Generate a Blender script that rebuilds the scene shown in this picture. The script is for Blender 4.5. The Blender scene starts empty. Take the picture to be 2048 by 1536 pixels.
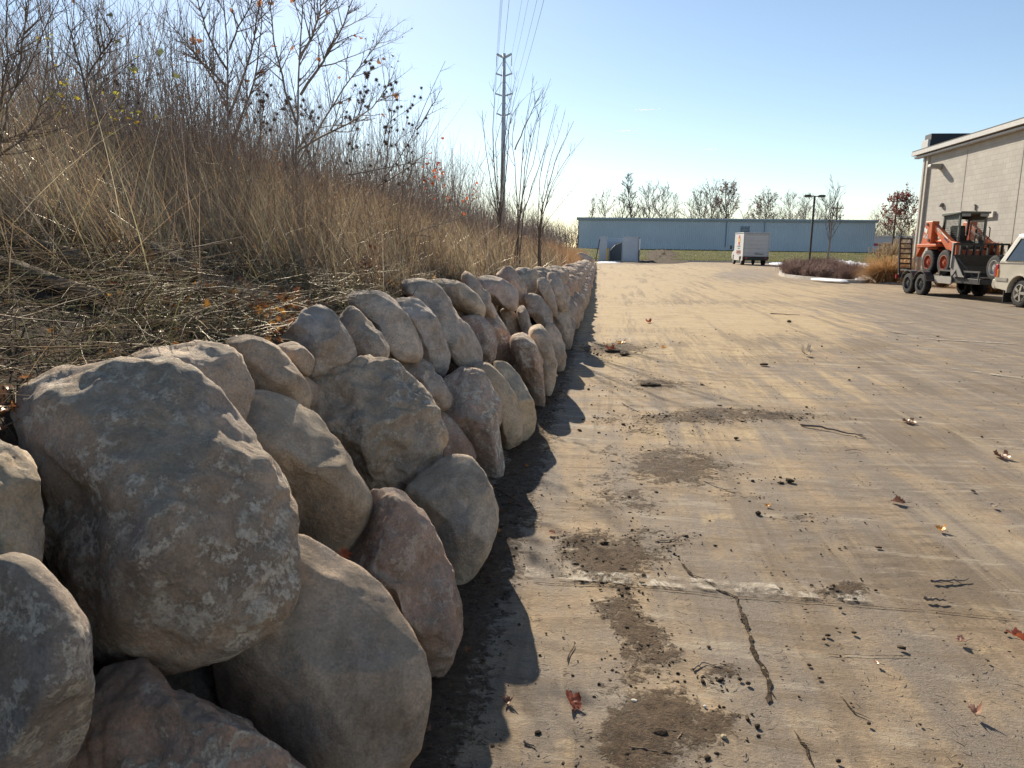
import bpy, bmesh, math, random
import numpy as np
from mathutils import Vector, Matrix, Quaternion, noise as mnoise
R = math.radians
SC = bpy.context.scene
COL = SC.collection
random.seed(7); rng = np.random.default_rng(7)

# ------------------------------------------------------------------ camera
FPX, EYE = 1500.0, 1.4
PITCH, YAW, ROLL = R(10.4), R(6.7), R(0.8)
SUN_AZ, SUN_EL = R(-22.0), R(29.0)          # azimuth measured from +Y towards +X
SUN_STRENGTH, SKY_STRENGTH, EXPOSURE = 4.1, 0.064, 1.04
fw = Vector((-math.sin(YAW)*math.cos(PITCH), math.cos(YAW)*math.cos(PITCH), -math.sin(PITCH)))
rt0 = Vector((math.cos(YAW), math.sin(YAW), 0)); up0 = rt0.cross(fw)
rt = rt0*math.cos(ROLL) + up0*math.sin(ROLL)
up = up0*math.cos(ROLL) - rt0*math.sin(ROLL)
CAM = Vector((0, 0, EYE))
cd = bpy.data.cameras.new('camera'); cam = bpy.data.objects.new('camera', cd); COL.objects.link(cam)
cd.sensor_width = 36; cd.lens = 36*FPX/2048; cd.clip_start = 0.05; cd.clip_end = 12000
cam.matrix_world = Matrix((( rt.x, up.x, -fw.x, 0), (rt.y, up.y, -fw.y, 0), (rt.z, up.z, -fw.z, EYE), (0, 0, 0, 1)))
SC.camera = cam
# ------------------------------------------------------------------ sky and sun
w = bpy.data.worlds.new('World'); SC.world = w; w.use_nodes = True
nt = w.node_tree; bg = nt.nodes['Background']
sky = nt.nodes.new('ShaderNodeTexSky'); sky.sky_type = 'NISHITA'; sky.sun_disc = False
sky.sun_elevation = SUN_EL; sky.sun_rotation = SUN_AZ
sky.air_density = 1.0; sky.dust_density = 0.2; sky.ozone_density = 1.5; sky.altitude = 200
nt.links.new(sky.outputs[0], bg.inputs[0]); bg.inputs[1].default_value = SKY_STRENGTH
sl = bpy.data.lights.new('sun', 'SUN'); sl.energy = SUN_STRENGTH; sl.angle = R(0.55); sl.color = (1, 0.90, 0.74)
so = bpy.data.objects.new('sun', sl); COL.objects.link(so)
SD = Vector((math.sin(SUN_AZ)*math.cos(SUN_EL), math.cos(SUN_AZ)*math.cos(SUN_EL), math.sin(SUN_EL)))
so.rotation_euler = SD.to_track_quat('Z', 'Y').to_euler(); so.location = (0, 0, 30)
SC.view_settings.view_transform = 'Standard'; SC.view_settings.look = 'None'
SC.view_settings.exposure = EXPOSURE; SC.view_settings.gamma = 1.0
SC.cycles.max_bounces = 5; SC.cycles.transparent_max_bounces = 12; SC.cycles.caustics_reflective = False
SC.cycles.caustics_refractive = False

# ------------------------------------------------------------------ helpers
def ray(px, py): return fw + rt*((px-1024)/FPX) - up*((py-768)/FPX)
def gnd(px, py, z=0.0):
    d = ray(px, py); return CAM + d*((z-EYE)/d.z)
def atY(px, py, Y):
    d = ray(px, py); return CAM + d*(Y/d.y)
def atX(px, py, X):
    d = ray(px, py); return CAM + d*(X/d.x)

def tag(o, label=None, cat=None, group=None, kind=None):
    if label: o['label'] = label
    if cat: o['category'] = cat
    if group: o['group'] = group
    if kind: o['kind'] = kind
    return o
def empty(name, loc, rz=0, label=None, cat=None, group=None):
    o = bpy.data.objects.new(name, None); COL.objects.link(o)
    o.location = loc; o.rotation_euler = (0, 0, rz); o.empty_display_size = 0.2
    return tag(o, label, cat, group)
def link(name, me, parent=None, loc=None):
    o = bpy.data.objects.new(name, me); COL.objects.link(o)
    if parent: o.parent = parent
    if loc is not None: o.location = loc
    return o
def smooth(me): me.polygons.foreach_set('use_smooth', [True]*len(me.polygons))
def copy_tree(o, parent=None):
    c = o.copy(); COL.objects.link(c); c.parent = parent
    for ch in list(o.children): copy_tree(ch, c)
    return c

def mesh_np(name, V, F, mat=None, sm=False):
    """V (n,3) array, F (m,k) array of equal-sided faces"""
    V = np.ascontiguousarray(V, dtype=np.float32); F = np.ascontiguousarray(F, dtype=np.int32)
    me = bpy.data.meshes.new(name); m, k = F.shape
    me.vertices.add(len(V)); me.vertices.foreach_set('co', V.ravel())
    me.loops.add(m*k); me.loops.foreach_set('vertex_index', F.ravel())
    me.polygons.add(m); me.polygons.foreach_set('loop_start', np.arange(0, m*k, k, dtype=np.int32))
    me.polygons.foreach_set('loop_total', np.full(m, k, dtype=np.int32))
    if sm: me.polygons.foreach_set('use_smooth', np.ones(m, dtype=bool))
    me.update(calc_edges=True); me.validate()
    if mat: me.materials.append(mat)
    return me

def tubes_np(P, Rr, sides=3):
    """P (n,k,3) polylines, Rr (n,k) radii -> V,F"""
    n, k, _ = P.shape
    T = np.zeros_like(P); T[:, 1:-1] = P[:, 2:]-P[:, :-2]; T[:, 0] = P[:, 1]-P[:, 0]; T[:, -1] = P[:, -1]-P[:, -2]
    T /= np.linalg.norm(T, axis=2, keepdims=True)+1e-9
    D = P[:, -1]-P[:, 0]
    ref = np.where(np.abs(D[:, 2:3]) > 0.8*np.linalg.norm(D, axis=1, keepdims=True), np.array([[1., 0, 0]]), np.array([[0, 0, 1.]]))
    A = np.cross(T, ref[:, None, :]); A /= np.linalg.norm(A, axis=2, keepdims=True)+1e-9
    B = np.cross(T, A)
    a = np.arange(sides)*2*np.pi/sides
    V = P[:, :, None, :] + Rr[:, :, None, None]*(A[:, :, None, :]*np.cos(a)[None, None, :, None]+B[:, :, None, :]*np.sin(a)[None, None, :, None])
    idx = np.arange(n*k*sides).reshape(n, k, sides)
    nx = np.roll(idx, -1, axis=2)
    F = np.stack([idx[:, :-1], nx[:, :-1], nx[:, 1:], idx[:, 1:]], axis=-1).reshape(-1, 4)
    return V.reshape(-1, 3), F
class Tubes:
    """collects polylines of any length, resampled to k points"""
    def __init__(s): s.b = {}
    def add(s, pts, r):
        k = len(pts); s.b.setdefault(k, ([], [])); s.b[k][0].append([tuple(p) for p in pts]); s.b[k][1].append(list(r))
    def mesh(s, name, mat, sides=3, sm=False):
        Vs, Fs, off = [], [], 0
        for k, (P, rr) in s.b.items():
            V, F = tubes_np(np.array(P, float), np.array(rr, float), sides)
            Vs.append(V); Fs.append(F+off); off += len(V)
        return mesh_np(name, np.concatenate(Vs), np.concatenate(Fs), mat, sm)
def join_np(parts):
    Vs, Fs, off = [], [], 0
    for V, F in parts: Vs.append(V); Fs.append(F+off); off += len(V)
    return np.concatenate(Vs), np.concatenate(Fs)

class MB:
    """bmesh collector for hard-surface parts"""
    def __init__(s): s.bm = bmesh.new()
    def box(s, c, d, rot=None):
        r = bmesh.ops.create_cube(s.bm, size=1); vs = r['verts']
        M = Matrix.Translation(c) @ (rot.to_4x4() if rot else Matrix.Identity(4)) @ Matrix.Diagonal((*d, 1))
        bmesh.ops.transform(s.bm, matrix=M, verts=vs); return s
    def bar(s, a, b, w, h=None):
        a, b = Vector(a), Vector(b); d = b-a; L = d.length
        q = d.to_track_quat('X', 'Z'); h = h or w
        return s.box((a+b)/2, (L, w, h), q.to_matrix())
    def cyl(s, a, b, r, r2=None, n=16, caps=True):
        a, b = Vector(a), Vector(b); d = b-a
        rr = bmesh.ops.create_cone(s.bm, cap_ends=caps, segments=n, radius1=r, radius2=r if r2 is None else r2, depth=d.length)
        M = Matrix.Translation((a+b)/2) @ d.to_track_quat('Z', 'Y').to_matrix().to_4x4()
        bmesh.ops.transform(s.bm, matrix=M, verts=rr['verts']); return s
    def prism(s, pts, y0, y1):
        """pts in (x,z), extruded along y"""
        a = [s.bm.verts.new((p[0], y0, p[1])) for p in pts]; b = [s.bm.verts.new((p[0], y1, p[1])) for p in pts]
        n = len(pts)
        s.bm.faces.new(a); s.bm.faces.new(b[::-1])
        for i in range(n): s.bm.faces.new((a[i], b[i], b[(i+1) % n], a[(i+1) % n]))
        return s
    def loft(s, rings, close=True):
        vs = [[s.bm.verts.new(p) for p in r] for r in rings]; n = len(rings[0])
        for i in range(len(vs)-1):
            for j in range(n): s.bm.faces.new((vs[i][j], vs[i][(j+1) % n], vs[i+1][(j+1) % n], vs[i+1][j]))
        if close: s.bm.faces.new(vs[0][::-1]); s.bm.faces.new(vs[-1])
        return s
    def lathe(s, c, prof, n=28):
        """prof list of (y offset, radius) revolved about the y axis through c"""
        rings = [[(c[0]+r_*math.cos(2*math.pi*k/n), c[1]+y, c[2]+r_*math.sin(2*math.pi*k/n)) for k in range(n)] for y, r_ in prof]
        return s.loft(rings)
    def build(s, name, mat, parent=None, bev=0.0, sm=False, loc=None, seg=2):
        bmesh.ops.recalc_face_normals(s.bm, faces=s.bm.faces)
        me = bpy.data.meshes.new(name); s.bm.to_mesh(me); s.bm.free()
        me.materials.append(mat); o = link(name, me, parent, loc)
        if sm: smooth(me)
        if bev:
            m = o.modifiers.new('bevel', 'BEVEL'); m.width = bev; m.segments = seg; m.limit_method = 'ANGLE'; m.angle_limit = R(40)
            m.harden_normals = False
        return o

# ------------------------------------------------------------------ materials
class NT:
    def __init__(s, name):
        s.m = bpy.data.materials.new(name); s.m.use_nodes = True; s.t = s.m.node_tree
        s.p = s.t.nodes['Principled BSDF']; s.out = s.t.nodes['Material Output']
    def n(s, typ, **kw):
        nd = s.t.nodes.new(typ)
        for k, v in kw.items():
            if k in ('operation', 'data_type', 'blend_type', 'feature', 'noise_dimensions', 'attribute_name', 'interpolation_type', 'distance', 'wave_type', 'clamp', 'use_clamp', 'noise_type'): setattr(nd, k, v)
            else: s.set(nd, k, v)
        return nd
    def set(s, nd, k, v):
        inp = nd.inputs[int(k[1:])] if k[0] == 'i' and k[1:].isdigit() else nd.inputs[k.replace('_', ' ')] if k.replace('_', ' ') in nd.inputs else nd.inputs[k]
        if isinstance(v, bpy.types.NodeSocket): s.t.links.new(v, inp)
        elif isinstance(v, bpy.types.Node): s.t.links.new(v.outputs[0], inp)
        else: inp.default_value = v
    def pos(s): return s.n('ShaderNodeNewGeometry').outputs['Position']
    def obj(s): return s.n('ShaderNodeTexCoord').outputs['Object']
    def map(s, v, scale=(1, 1, 1), rot=(0, 0, 0), loc=(0, 0, 0)):
        return s.n('ShaderNodeMapping', i0=v, i1=loc, i2=rot, i3=scale).outputs[0]
    def noise(s, v, scale, detail=4, rough=.55, dist=0.0, col=False):
        nd = s.n('ShaderNodeTexNoise', Vector=v, Scale=scale, Detail=detail, Roughness=rough, Distortion=dist)
        return nd.outputs[1 if col else 0]
    def vor(s, v, scale, feature='F1', rnd=1.0, out=0):
        return s.n('ShaderNodeTexVoronoi', feature=feature, Vector=v, Scale=scale, Randomness=rnd).outputs[out]
    def math(s, op, a, b=0.0, c=None, clamp=False):
        nd = s.n('ShaderNodeMath', operation=op, i0=a, i1=b); nd.use_clamp = clamp
        if c is not None: s.set(nd, 'i2', c)
        return nd.outputs[0]
    def ramp(s, v, a, b, lo=0.0, hi=1.0, smoothstep=True):
        nd = s.n('ShaderNodeMapRange', i0=v, i1=a, i2=b, i3=lo, i4=hi)
        nd.interpolation_type = 'SMOOTHSTEP' if smoothstep else 'LINEAR'; return nd.outputs[0]
    def mix(s, f, a, b, mode='MIX'):
        nd = s.n('ShaderNodeMix'); nd.data_type = 'RGBA'; nd.blend_type = mode
        s.set(nd, 'i0', f)
        for i, v in ((6, a), (7, b)):
            if isinstance(v, tuple) and len(v) == 3: v = (*v, 1)
            s.set(nd, 'i%d' % i, v)
        return nd.outputs[2]
    def mul(s, c, v):
        """colour times scalar"""
        nd = s.n('ShaderNodeVectorMath', operation='SCALE', i0=c); s.set(nd, 'Scale', v); return nd.outputs[0]
    def cramp(s, v, stops):
        nd = s.n('ShaderNodeValToRGB', Fac=v); e = nd.color_ramp.elements
        while len(e) < len(stops): e.new(0.5)
        for x, (p, c) in zip(e, stops): x.position = p; x.color = (*c, 1)
        return nd.outputs[0]
    def attr(s, name): return s.n('ShaderNodeAttribute', attribute_name=name).outputs['Fac']
    def island(s): return s.n('ShaderNodeNewGeometry').outputs['Random Per Island']
    def orand(s): return s.n('ShaderNodeObjectInfo').outputs['Random']
    def bump(s, h, strength=.5, dist=.01, normal=None):
        nd = s.n('ShaderNodeBump', Height=h, Strength=strength, Distance=dist)
        if normal: s.set(nd, 'Normal', normal)
        return nd.outputs[0]
    def fin(s, base=None, rough=None, normal=None, metal=None, spec=None):
        if base is not None:
            if isinstance(base, tuple): base = (*base[:3], 1)
            s.set(s.p, 'Base Color', base)
        if rough is not None: s.set(s.p, 'Roughness', rough)
        if normal is not None: s.set(s.p, 'Normal', normal)
        if metal is not None: s.set(s.p, 'Metallic', metal)
        if spec is not None: s.set(s.p, 'Specular IOR Level', spec)
        return s.m
    def thin(s, col, trans=.45, gloss=.06, rough=.35):
        """leaf or blade: diffuse + translucent + a little gloss"""
        d = s.n('ShaderNodeBsdfDiffuse', Color=col); t = s.n('ShaderNodeBsdfTranslucent', Color=col)
        g = s.n('ShaderNodeBsdfGlossy', Roughness=rough); g.inputs[0].default_value = (1, .95, .85, 1)
        m1 = s.n('ShaderNodeMixShader', i0=trans, i1=d.outputs[0], i2=t.outputs[0])
        m2 = s.n('ShaderNodeMixShader', i0=gloss, i1=m1.outputs[0], i2=g.outputs[0])
        s.t.links.new(m2.outputs[0], s.out.inputs[0]); return s.m

def simple(name, col, rough=.5, metal=0.0, var=.15, scale=6.0, bump=.0, dirt=0.0, dirtcol=(.25, .2, .14), spec=None, coat=0):
    t = NT(name); v = t.obj()
    n = t.noise(v, scale, 6, .6)
    c = t.mix(t.ramp(n, .3, .7), tuple(x*(1-var) for x in col), tuple(min(1, x*(1+var)) for x in col))
    if dirt:
        d = t.ramp(t.noise(v, scale*2.3, 8, .7), .62-dirt*.3, .75)
        c = t.mix(t.math('MULTIPLY', d, min(1, dirt*1.4)), c, dirtcol)
    nm = t.bump(t.noise(v, scale*12, 4), bump, .01) if bump else None
    m = t.fin(c, t.ramp(n, 0, 1, max(0, rough-.1), min(1, rough+.1)), nm, metal, spec)
    if coat: t.p.inputs['Coat Weight'].default_value = coat
    return m

def rock_mat():
    t = NT('boulder_stone'); v = t.obj(); r = t.orand()
    off = t.n('ShaderNodeCombineXYZ', i0=t.math('MULTIPLY', r, 37.0), i1=t.math('MULTIPLY', r, 91.0), i2=t.math('MULTIPLY', r, 13.0))
    v = t.n('ShaderNodeVectorMath', operation='ADD', i0=v, i1=off.outputs[0]).outputs[0]
    base = t.cramp(r, [(0, (.30, .245, .185)), (.16, (.245, .22, .20)), (.32, (.33, .245, .185)), (.5, (.28, .24, .19)), (.66, (.31, .22, .175)), (.82, (.21, .185, .165)), (1, (.35, .30, .235))])
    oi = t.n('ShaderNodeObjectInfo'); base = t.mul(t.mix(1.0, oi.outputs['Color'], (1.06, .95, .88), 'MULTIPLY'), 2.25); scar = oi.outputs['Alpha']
    pt = t.n('ShaderNodeNewGeometry').outputs['Pointiness']
    big = t.noise(v, 3.2, 6, .62, .4)
    base = t.mix(t.ramp(big, .36, .64), t.mul(base, .76), t.mul(base, 1.15))
    pk = t.noise(v, 7, 5, .6, .2)
    base = t.mix(t.math('MULTIPLY', t.ramp(pk, .50, .66), .45), base, (.42, .27, .16))
    gy = t.noise(v, 5.3, 4, .6)
    base = t.mix(t.math('MULTIPLY', t.ramp(gy, .5, .66), .5), base, (.30, .295, .29))
    # pale lime / dried silt scars: thin contour lines and spots of their own
    ln = t.noise(v, 4.2, 10, .72, .25)
    band = t.ramp(t.math('ABSOLUTE', t.math('SUBTRACT', ln, .53)), .004, .045, 1, 0)
    brk = t.ramp(t.noise(v, 11, 8, .78), .47, .52)
    sc = t.math('MULTIPLY', band, brk)
    spots = t.math('MULTIPLY', t.ramp(t.noise(v, 24, 8, .75), .54, .62), t.ramp(t.noise(v, 3.1, 3), .46, .58))
    vein = t.math('MAXIMUM', sc, spots)
    crust = t.math('MULTIPLY', t.ramp(t.noise(v, 3.4, 5, .65, .2), .51, .58), t.ramp(t.noise(v, 17, 12, .8, .1), .50, .535))
    vein = t.math('MAXIMUM', vein, t.math('MULTIPLY', crust, .95))
    ridge = t.math('MULTIPLY', t.ramp(pt, .515, .56), t.ramp(t.noise(v, 14, 8, .75), .42, .58))
    vein = t.math('MAXIMUM', vein, t.math('MULTIPLY', ridge, .7))
    vein = t.math('MULTIPLY', vein, scar)
    foot = t.math('MULTIPLY', t.ramp(t.noise(v, 4.4, 6, .65), .50, .64), .55)
    base = t.mix(foot, base, t.mul(base, .72))
    base = t.mix(vein, base, (.95, .81, .64))
    # fine mineral grain and painted crevice shade
    gr = t.noise(v, 140, 3, .7)
    cv = t.noise(v, 20, 12, .8, .4); base = t.mul(base, t.ramp(cv, .36, .56, .84, 1.12))  # lows of the bump noise darkened: crevice shade painted into the stone colour
    base = t.mix(t.ramp(t.noise(v, 90, 4, .8), .60, .66, 0, .55), base, (.60, .53, .45))
    base = t.mul(base, t.ramp(gr, .25, .75, .8, 1.2))
    # settled tan dust on faces that look up
    nz = t.n('ShaderNodeSeparateXYZ', i0=t.n('ShaderNodeNewGeometry').outputs['Normal']).outputs[2]
    du = t.math('MULTIPLY', t.ramp(nz, .35, .95), t.ramp(t.noise(v, 9, 6, .65), .38, .6, .1, .6))
    base = t.mix(du, base, (.42, .345, .25))
    h = t.math('ADD', t.math('MULTIPLY', t.noise(v, 6, 12, .60, .5), 1.3), t.math('MULTIPLY', t.noise(v, 45, 6, .7), .13))
    h = t.math('ADD', h, t.math('MULTIPLY', cv, .55))
    h = t.math('ADD', h, t.math('MULTIPLY', vein, .10))
    pit = t.ramp(t.vor(v, 22), .0, .30, -.10, 0)
    h = t.math('ADD', h, pit)
    nm = t.bump(h, 1.0, .045)
    return t.fin(base, .88, nm, spec=.25)
ROCK = rock_mat()

def stalk_mat(name, a, b, rough=.7):
    t = NT(name); return t.fin(t.mix(t.island(), a, b), rough, spec=.3)
STALK = stalk_mat('bark_twig', (.12, .09, .072), (.27, .21, .165))
STALKT = stalk_mat('thicket_bark_glare', (.27, .205, .17), (.50, .42, .35))  # paler than the other bark: backlit glare painted into the stem colour
STALKG = stalk_mat('bark_grey', (.19, .155, .13), (.34, .29, .24))
def blade_mat(name, stops, trans=.5, gloss=.09):
    t = NT(name); c = t.cramp(t.island(), stops); return t.thin(c, trans, gloss)
STRAW = blade_mat('dry_grass', [(0, (.36, .26, .155)), (.25, (.46, .34, .20)), (.5, (.33, .215, .135)), (.72, (.22, .15, .10)), (.86, (.20, .20, .085)), (1, (.62, .52, .36))], .45, .11)
STRAWD = blade_mat('matted_straw', [(0, (.24, .17, .11)), (.4, (.38, .29, .18)), (.7, (.15, .10, .065)), (.85, (.15, .17, .06)), (1, (.52, .44, .31))], .3, .035)
LEAF = blade_mat('fallen_leaf', [(0, (.20, .07, .035)), (.25, (.26, .11, .05)), (.5, (.13, .075, .05)), (.75, (.24, .16, .10)), (.85, (.42, .17, .05)), (1, (.75, .38, .06))], .35, .03)
REDLEAF = blade_mat('red_leaf', [(0, (.42, .07, .03)), (.5, (.50, .13, .05)), (1, (.30, .06, .03))], .5, .04)
TANLEAF = blade_mat('tan_leaf', [(0, (.50, .24, .13)), (.6, (.42, .21, .12)), (1, (.30, .17, .10))], .45, .03)
YELLEAF = blade_mat('yellow_leaf', [(0, (.62, .50, .06)), (.6, (.42, .42, .07)), (1, (.65, .38, .06))], .5, .04)
GRNLEAF = blade_mat('green_leaf', [(0, (.10, .13, .06)), (1, (.20, .20, .08))], .5, .05)

def soil_mat(name='bank_soil', a=(.085, .06, .042), b=(.18, .13, .09)):
    t = NT(name); v = t.pos()
    n = t.noise(v, 6, 10, .7); n2 = t.noise(v, 60, 6, .7)
    c = t.mix(t.ramp(n, .3, .7), a, b); c = t.mix(t.ramp(n2, .4, .62), c, t.mul(c, .55))
    c = t.mix(t.ramp(t.noise(v, 35, 4, .6), .62, .7), c, (.40, .32, .21))
    return t.fin(c, .95, t.bump(t.math('ADD', n, t.math('MULTIPLY', n2, .5)), 1, .06), spec=.1)
SOIL = soil_mat()
CLOD = soil_mat('clod_soil', (.085, .06, .04), (.19, .14, .095))
# ------------------------------------------------------------------ terrain functions
def sstep(a, b, x):
    t = np.clip((x-a)/(b-a), 0, 1); return t*t*(3-2*t)
def ground_z(x, y): return 1.1*sstep(84, 116, np.asarray(y, float))
def ztop(y): return np.interp(y, [0, 8, 11.5, 17, 28, 62], [1.14, 1.12, 1.05, .95, .80, .50])
def bank_z(x, y):
    x = np.asarray(x, float); y = np.asarray(y, float)
    t = -x-1.28
    rise = 2.0*(1-np.exp(-np.maximum(t, 0)/5.0))*np.interp(y, [0, 5, 9, 14, 25, 60, 75, 90], [1, 1, .82, .62, .5, .42, .3, .1])
    zt = ztop(y)-0.17
    lump = .05*np.sin(x*2.1+y*.7)*np.sin(y*1.3-x)+.03*np.sin(x*5.1)*np.sin(y*4.3)
    z = zt+rise+lump*np.clip(t, 0, 1)
    face = np.clip((-x-.98)/.30, 0, 1)
    return np.where(t > 0, z, -.15+face*(zt+.15))
def on_bank(px, py, lo=1.5, hi=80):
    d = ray(px, py); s = lo
    while s < hi:
        p = CAM+d*s
        if p.x < -.9 and p.z < float(bank_z(p.x, p.y)): return p
        s *= 1.004
    return CAM+d*hi

# ------------------------------------------------------------------ ground sheet
PATCH_DIRT = [ # px, py, rx, ry (photo pixels, turned into metres on the ground), weight
 (1230, 1105, 105, 32, 1.0), (1175, 1075, 50, 22, .7), (1255, 1190, 60, 22, .8), (1275, 1235, 48, 60, .9), (1330, 1425, 105, 70, 1.0), (1300, 1500, 75, 50, 1.0),
 (1430, 1338, 42, 18, .7), (1415, 1440, 90, 45, .8), (1700, 1192, 48, 18, 1.0), (1350, 935, 110, 36, .75), (1235, 1000, 70, 22, .6), (1235, 700, 55, 12, .8), (1460, 835, 160, 12, .7),
 (1300, 772, 60, 10, .6), (1270, 1160, 34, 30, .75), (1300, 1290, 34, 40, .65), (1240, 1335, 50, 26, .45), (1215, 1130, 60, 20, .8), (1310, 1380, 60, 40, .85), (1360, 1475, 60, 40, .8), (1450, 1420, 60, 22, .45), (1280, 1536, 70, 40, .8), (1480, 1000, 70, 12, .35), (1240, 960, 60, 16, .5), (1210, 900, 30, 14, .5), (1270, 1060, 60, 14, .5), (1570, 965, 40, 10, .3), (1640, 1050, 60, 12, .4), (1350, 1080, 60, 14, .4), (1330, 860, 90, 14, .45), (1250, 830, 60, 12, .4)]
PATCH_DARK = [(1800, 1130, 190, 60, .55), (1950, 1190, 150, 60, .75), (2000, 1330, 90, 70, .3), (1880, 870, 220, 30, .5), (1700, 830, 250, 14, .5), (1560, 680, 60, 16, .5), (1500, 720, 200, 10, .4),
 (1720, 690, 60, 18, .6), (1780, 720, 60, 12, .5), (1960, 960, 110, 24, .4), (1420, 605, 200, 5, .4), (1480, 770, 200, 8, .3), (1900, 780, 200, 14, .4), (1900, 545, 180, 14, .6), (1300, 690, 100, 8, .45), (1300, 660, 90, 5, .4)]
PATCH_TREAD = [(1770, 1110, 150, 70, 1), (1850, 1000, 160, 40, .7), (1700, 1060, 90, 40, .8), (1560, 560, 200, 10, .6), (1400, 600, 150, 16, .7), (1450, 690, 220, 30, .7)]
PATCH_SAND = [(1500, 640, 330, 40, .9), (1340, 575, 190, 32, 1.0), (1560, 580, 160, 24, .8), (1640, 770, 260, 34, .7), (1400, 700, 180, 30, .8), (1300, 540, 160, 14, 1.0), (1990, 1230, 110, 16, .8), (1980, 1310, 80, 14, .8), (1700, 1155, 50, 8, .5),
 (1430, 1046, 52, 14, .9), (1480, 870, 220, 24, .6), (1400, 990, 160, 30, .45), (1200, 1290, 90, 36, .5), (1180, 1370, 90, 30, .5), (1130, 1480, 80, 40, .6), (1760, 930, 160, 26, .5), (1900, 720, 140, 8, .4), (1250, 620, 60, 40, .9)]
PATCH_CLEAN = [(1900, 625, 180, 42, 1.0), (1990, 690, 150, 36, .9), (1740, 610, 110, 22, .6), (2040, 570, 120, 40, 1.0), (1530, 1120, 110, 40, .7), (1480, 1180, 200, 34, .5), (1700, 1330, 240, 80, .55), (1850, 1430, 200, 90, .5), (1050, 1090, 60, 60, .9), (1060, 950, 50, 60, .9),
 (1380, 1240, 60, 60, .5), (1120, 800, 50, 60, .8), (1150, 700, 30, 40, .8), (1040, 1250, 40, 80, .6), (1600, 1240, 200, 60, .4), (1440, 1380, 60, 60, .4), (1710, 540, 90, 12, 1.0), (1490, 548, 60, 10, .7), (2000, 1080, 90, 40, .4)]
def warp(X, Y, amp, seed=0):
    r_ = np.random.default_rng(seed); dx = 0*X; dy = 0*X
    for f in (1.1, 2.3, 4.1, 7.9, 15.0, 29.0):
        for _ in range(3):
            a, p1, p2 = r_.uniform(0, 6.28, 3); ph = (X*np.cos(a)+Y*np.sin(a))*f*2.2
            dx = dx+np.sin(ph+p1)/f**.75; dy = dy+np.sin(ph+p2+1)/f**.75
    return X+amp*dx, Y+amp*dy
def splat(X, Y, patches):
    out = np.zeros_like(X); X, Y = warp(X, Y, .055)
    for px, py, rx, ry, wt in patches:
        c = gnd(px, py); ax = (gnd(px+rx, py)-gnd(px-rx, py))*.5; ay = (gnd(px, py-ry)-gnd(px, py+ry))*.5
        M = np.linalg.inv(np.array([[ax.x, ay.x], [ax.y, ay.y]]))
        u = M[0, 0]*(X-c.x)+M[0, 1]*(Y-c.y); v_ = M[1, 0]*(X-c.x)+M[1, 1]*(Y-c.y)
        out = np.maximum(out, wt*np.exp(-(u*u+v_*v_)**1.5*.7))
    return out
def ground():
    xs = np.concatenate([-np.geomspace(1500, 9, 24), np.arange(-8, -1.05, .25), np.arange(-1, 2.58, .035), np.arange(2.6, 5.95, .07), np.arange(6, 21.9, .25), np.geomspace(22.5, 1500, 30)])
    ys = np.concatenate([[-300, -60, -15, -4, -1, 0, .6, 1.2], np.arange(1.4, 4.98, .03), np.arange(5, 8.95, .07), np.arange(9, 19.9, .16), np.arange(20, 59.8, .5), np.arange(60, 129, 1.5), np.geomspace(131, 4000, 30)])
    X, Y = np.meshgrid(xs, ys)
    dirt = splat(X, Y, PATCH_DIRT); dark = splat(X, Y, PATCH_DARK); sand = splat(X, Y, PATCH_SAND); clean = splat(X, Y, PATCH_CLEAN); tread = splat(X, Y, PATCH_TREAD)
    edge = np.exp(-((X+.48)/.16)**2)*sstep(20, 8, Y)*1.0
    dirt = np.maximum(dirt, edge)
    Z = ground_z(X, Y).copy()
    near = (Y < 14) & (np.abs(X-2) < 6)
    Z += np.where(near, .006*np.sin(X*1.7+Y*.9)*np.sin(Y*1.1-X*.6), 0)
    rr = np.random.default_rng(3).random(X.shape)
    Z += np.where(near, dirt*(.003+.012*rr), 0)
    V = np.stack([X, Y, Z], -1).reshape(-1, 3)
    ny, nx = X.shape; i = np.arange(ny*nx).reshape(ny, nx)
    F = np.stack([i[:-1, :-1], i[:-1, 1:], i[1:, 1:], i[1:, :-1]], -1).reshape(-1, 4)
    me = mesh_np('ground', V, F, ground_mat(), True)
    for nme, a in (('dirt', dirt), ('dark', dark), ('sand', sand), ('clean', clean), ('tread', tread)):
        at = me.attributes.new(nme, 'FLOAT', 'POINT'); at.data.foreach_set('value', a.ravel().astype(np.float32))
    return tag(link('ground', me), kind='structure')
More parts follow.
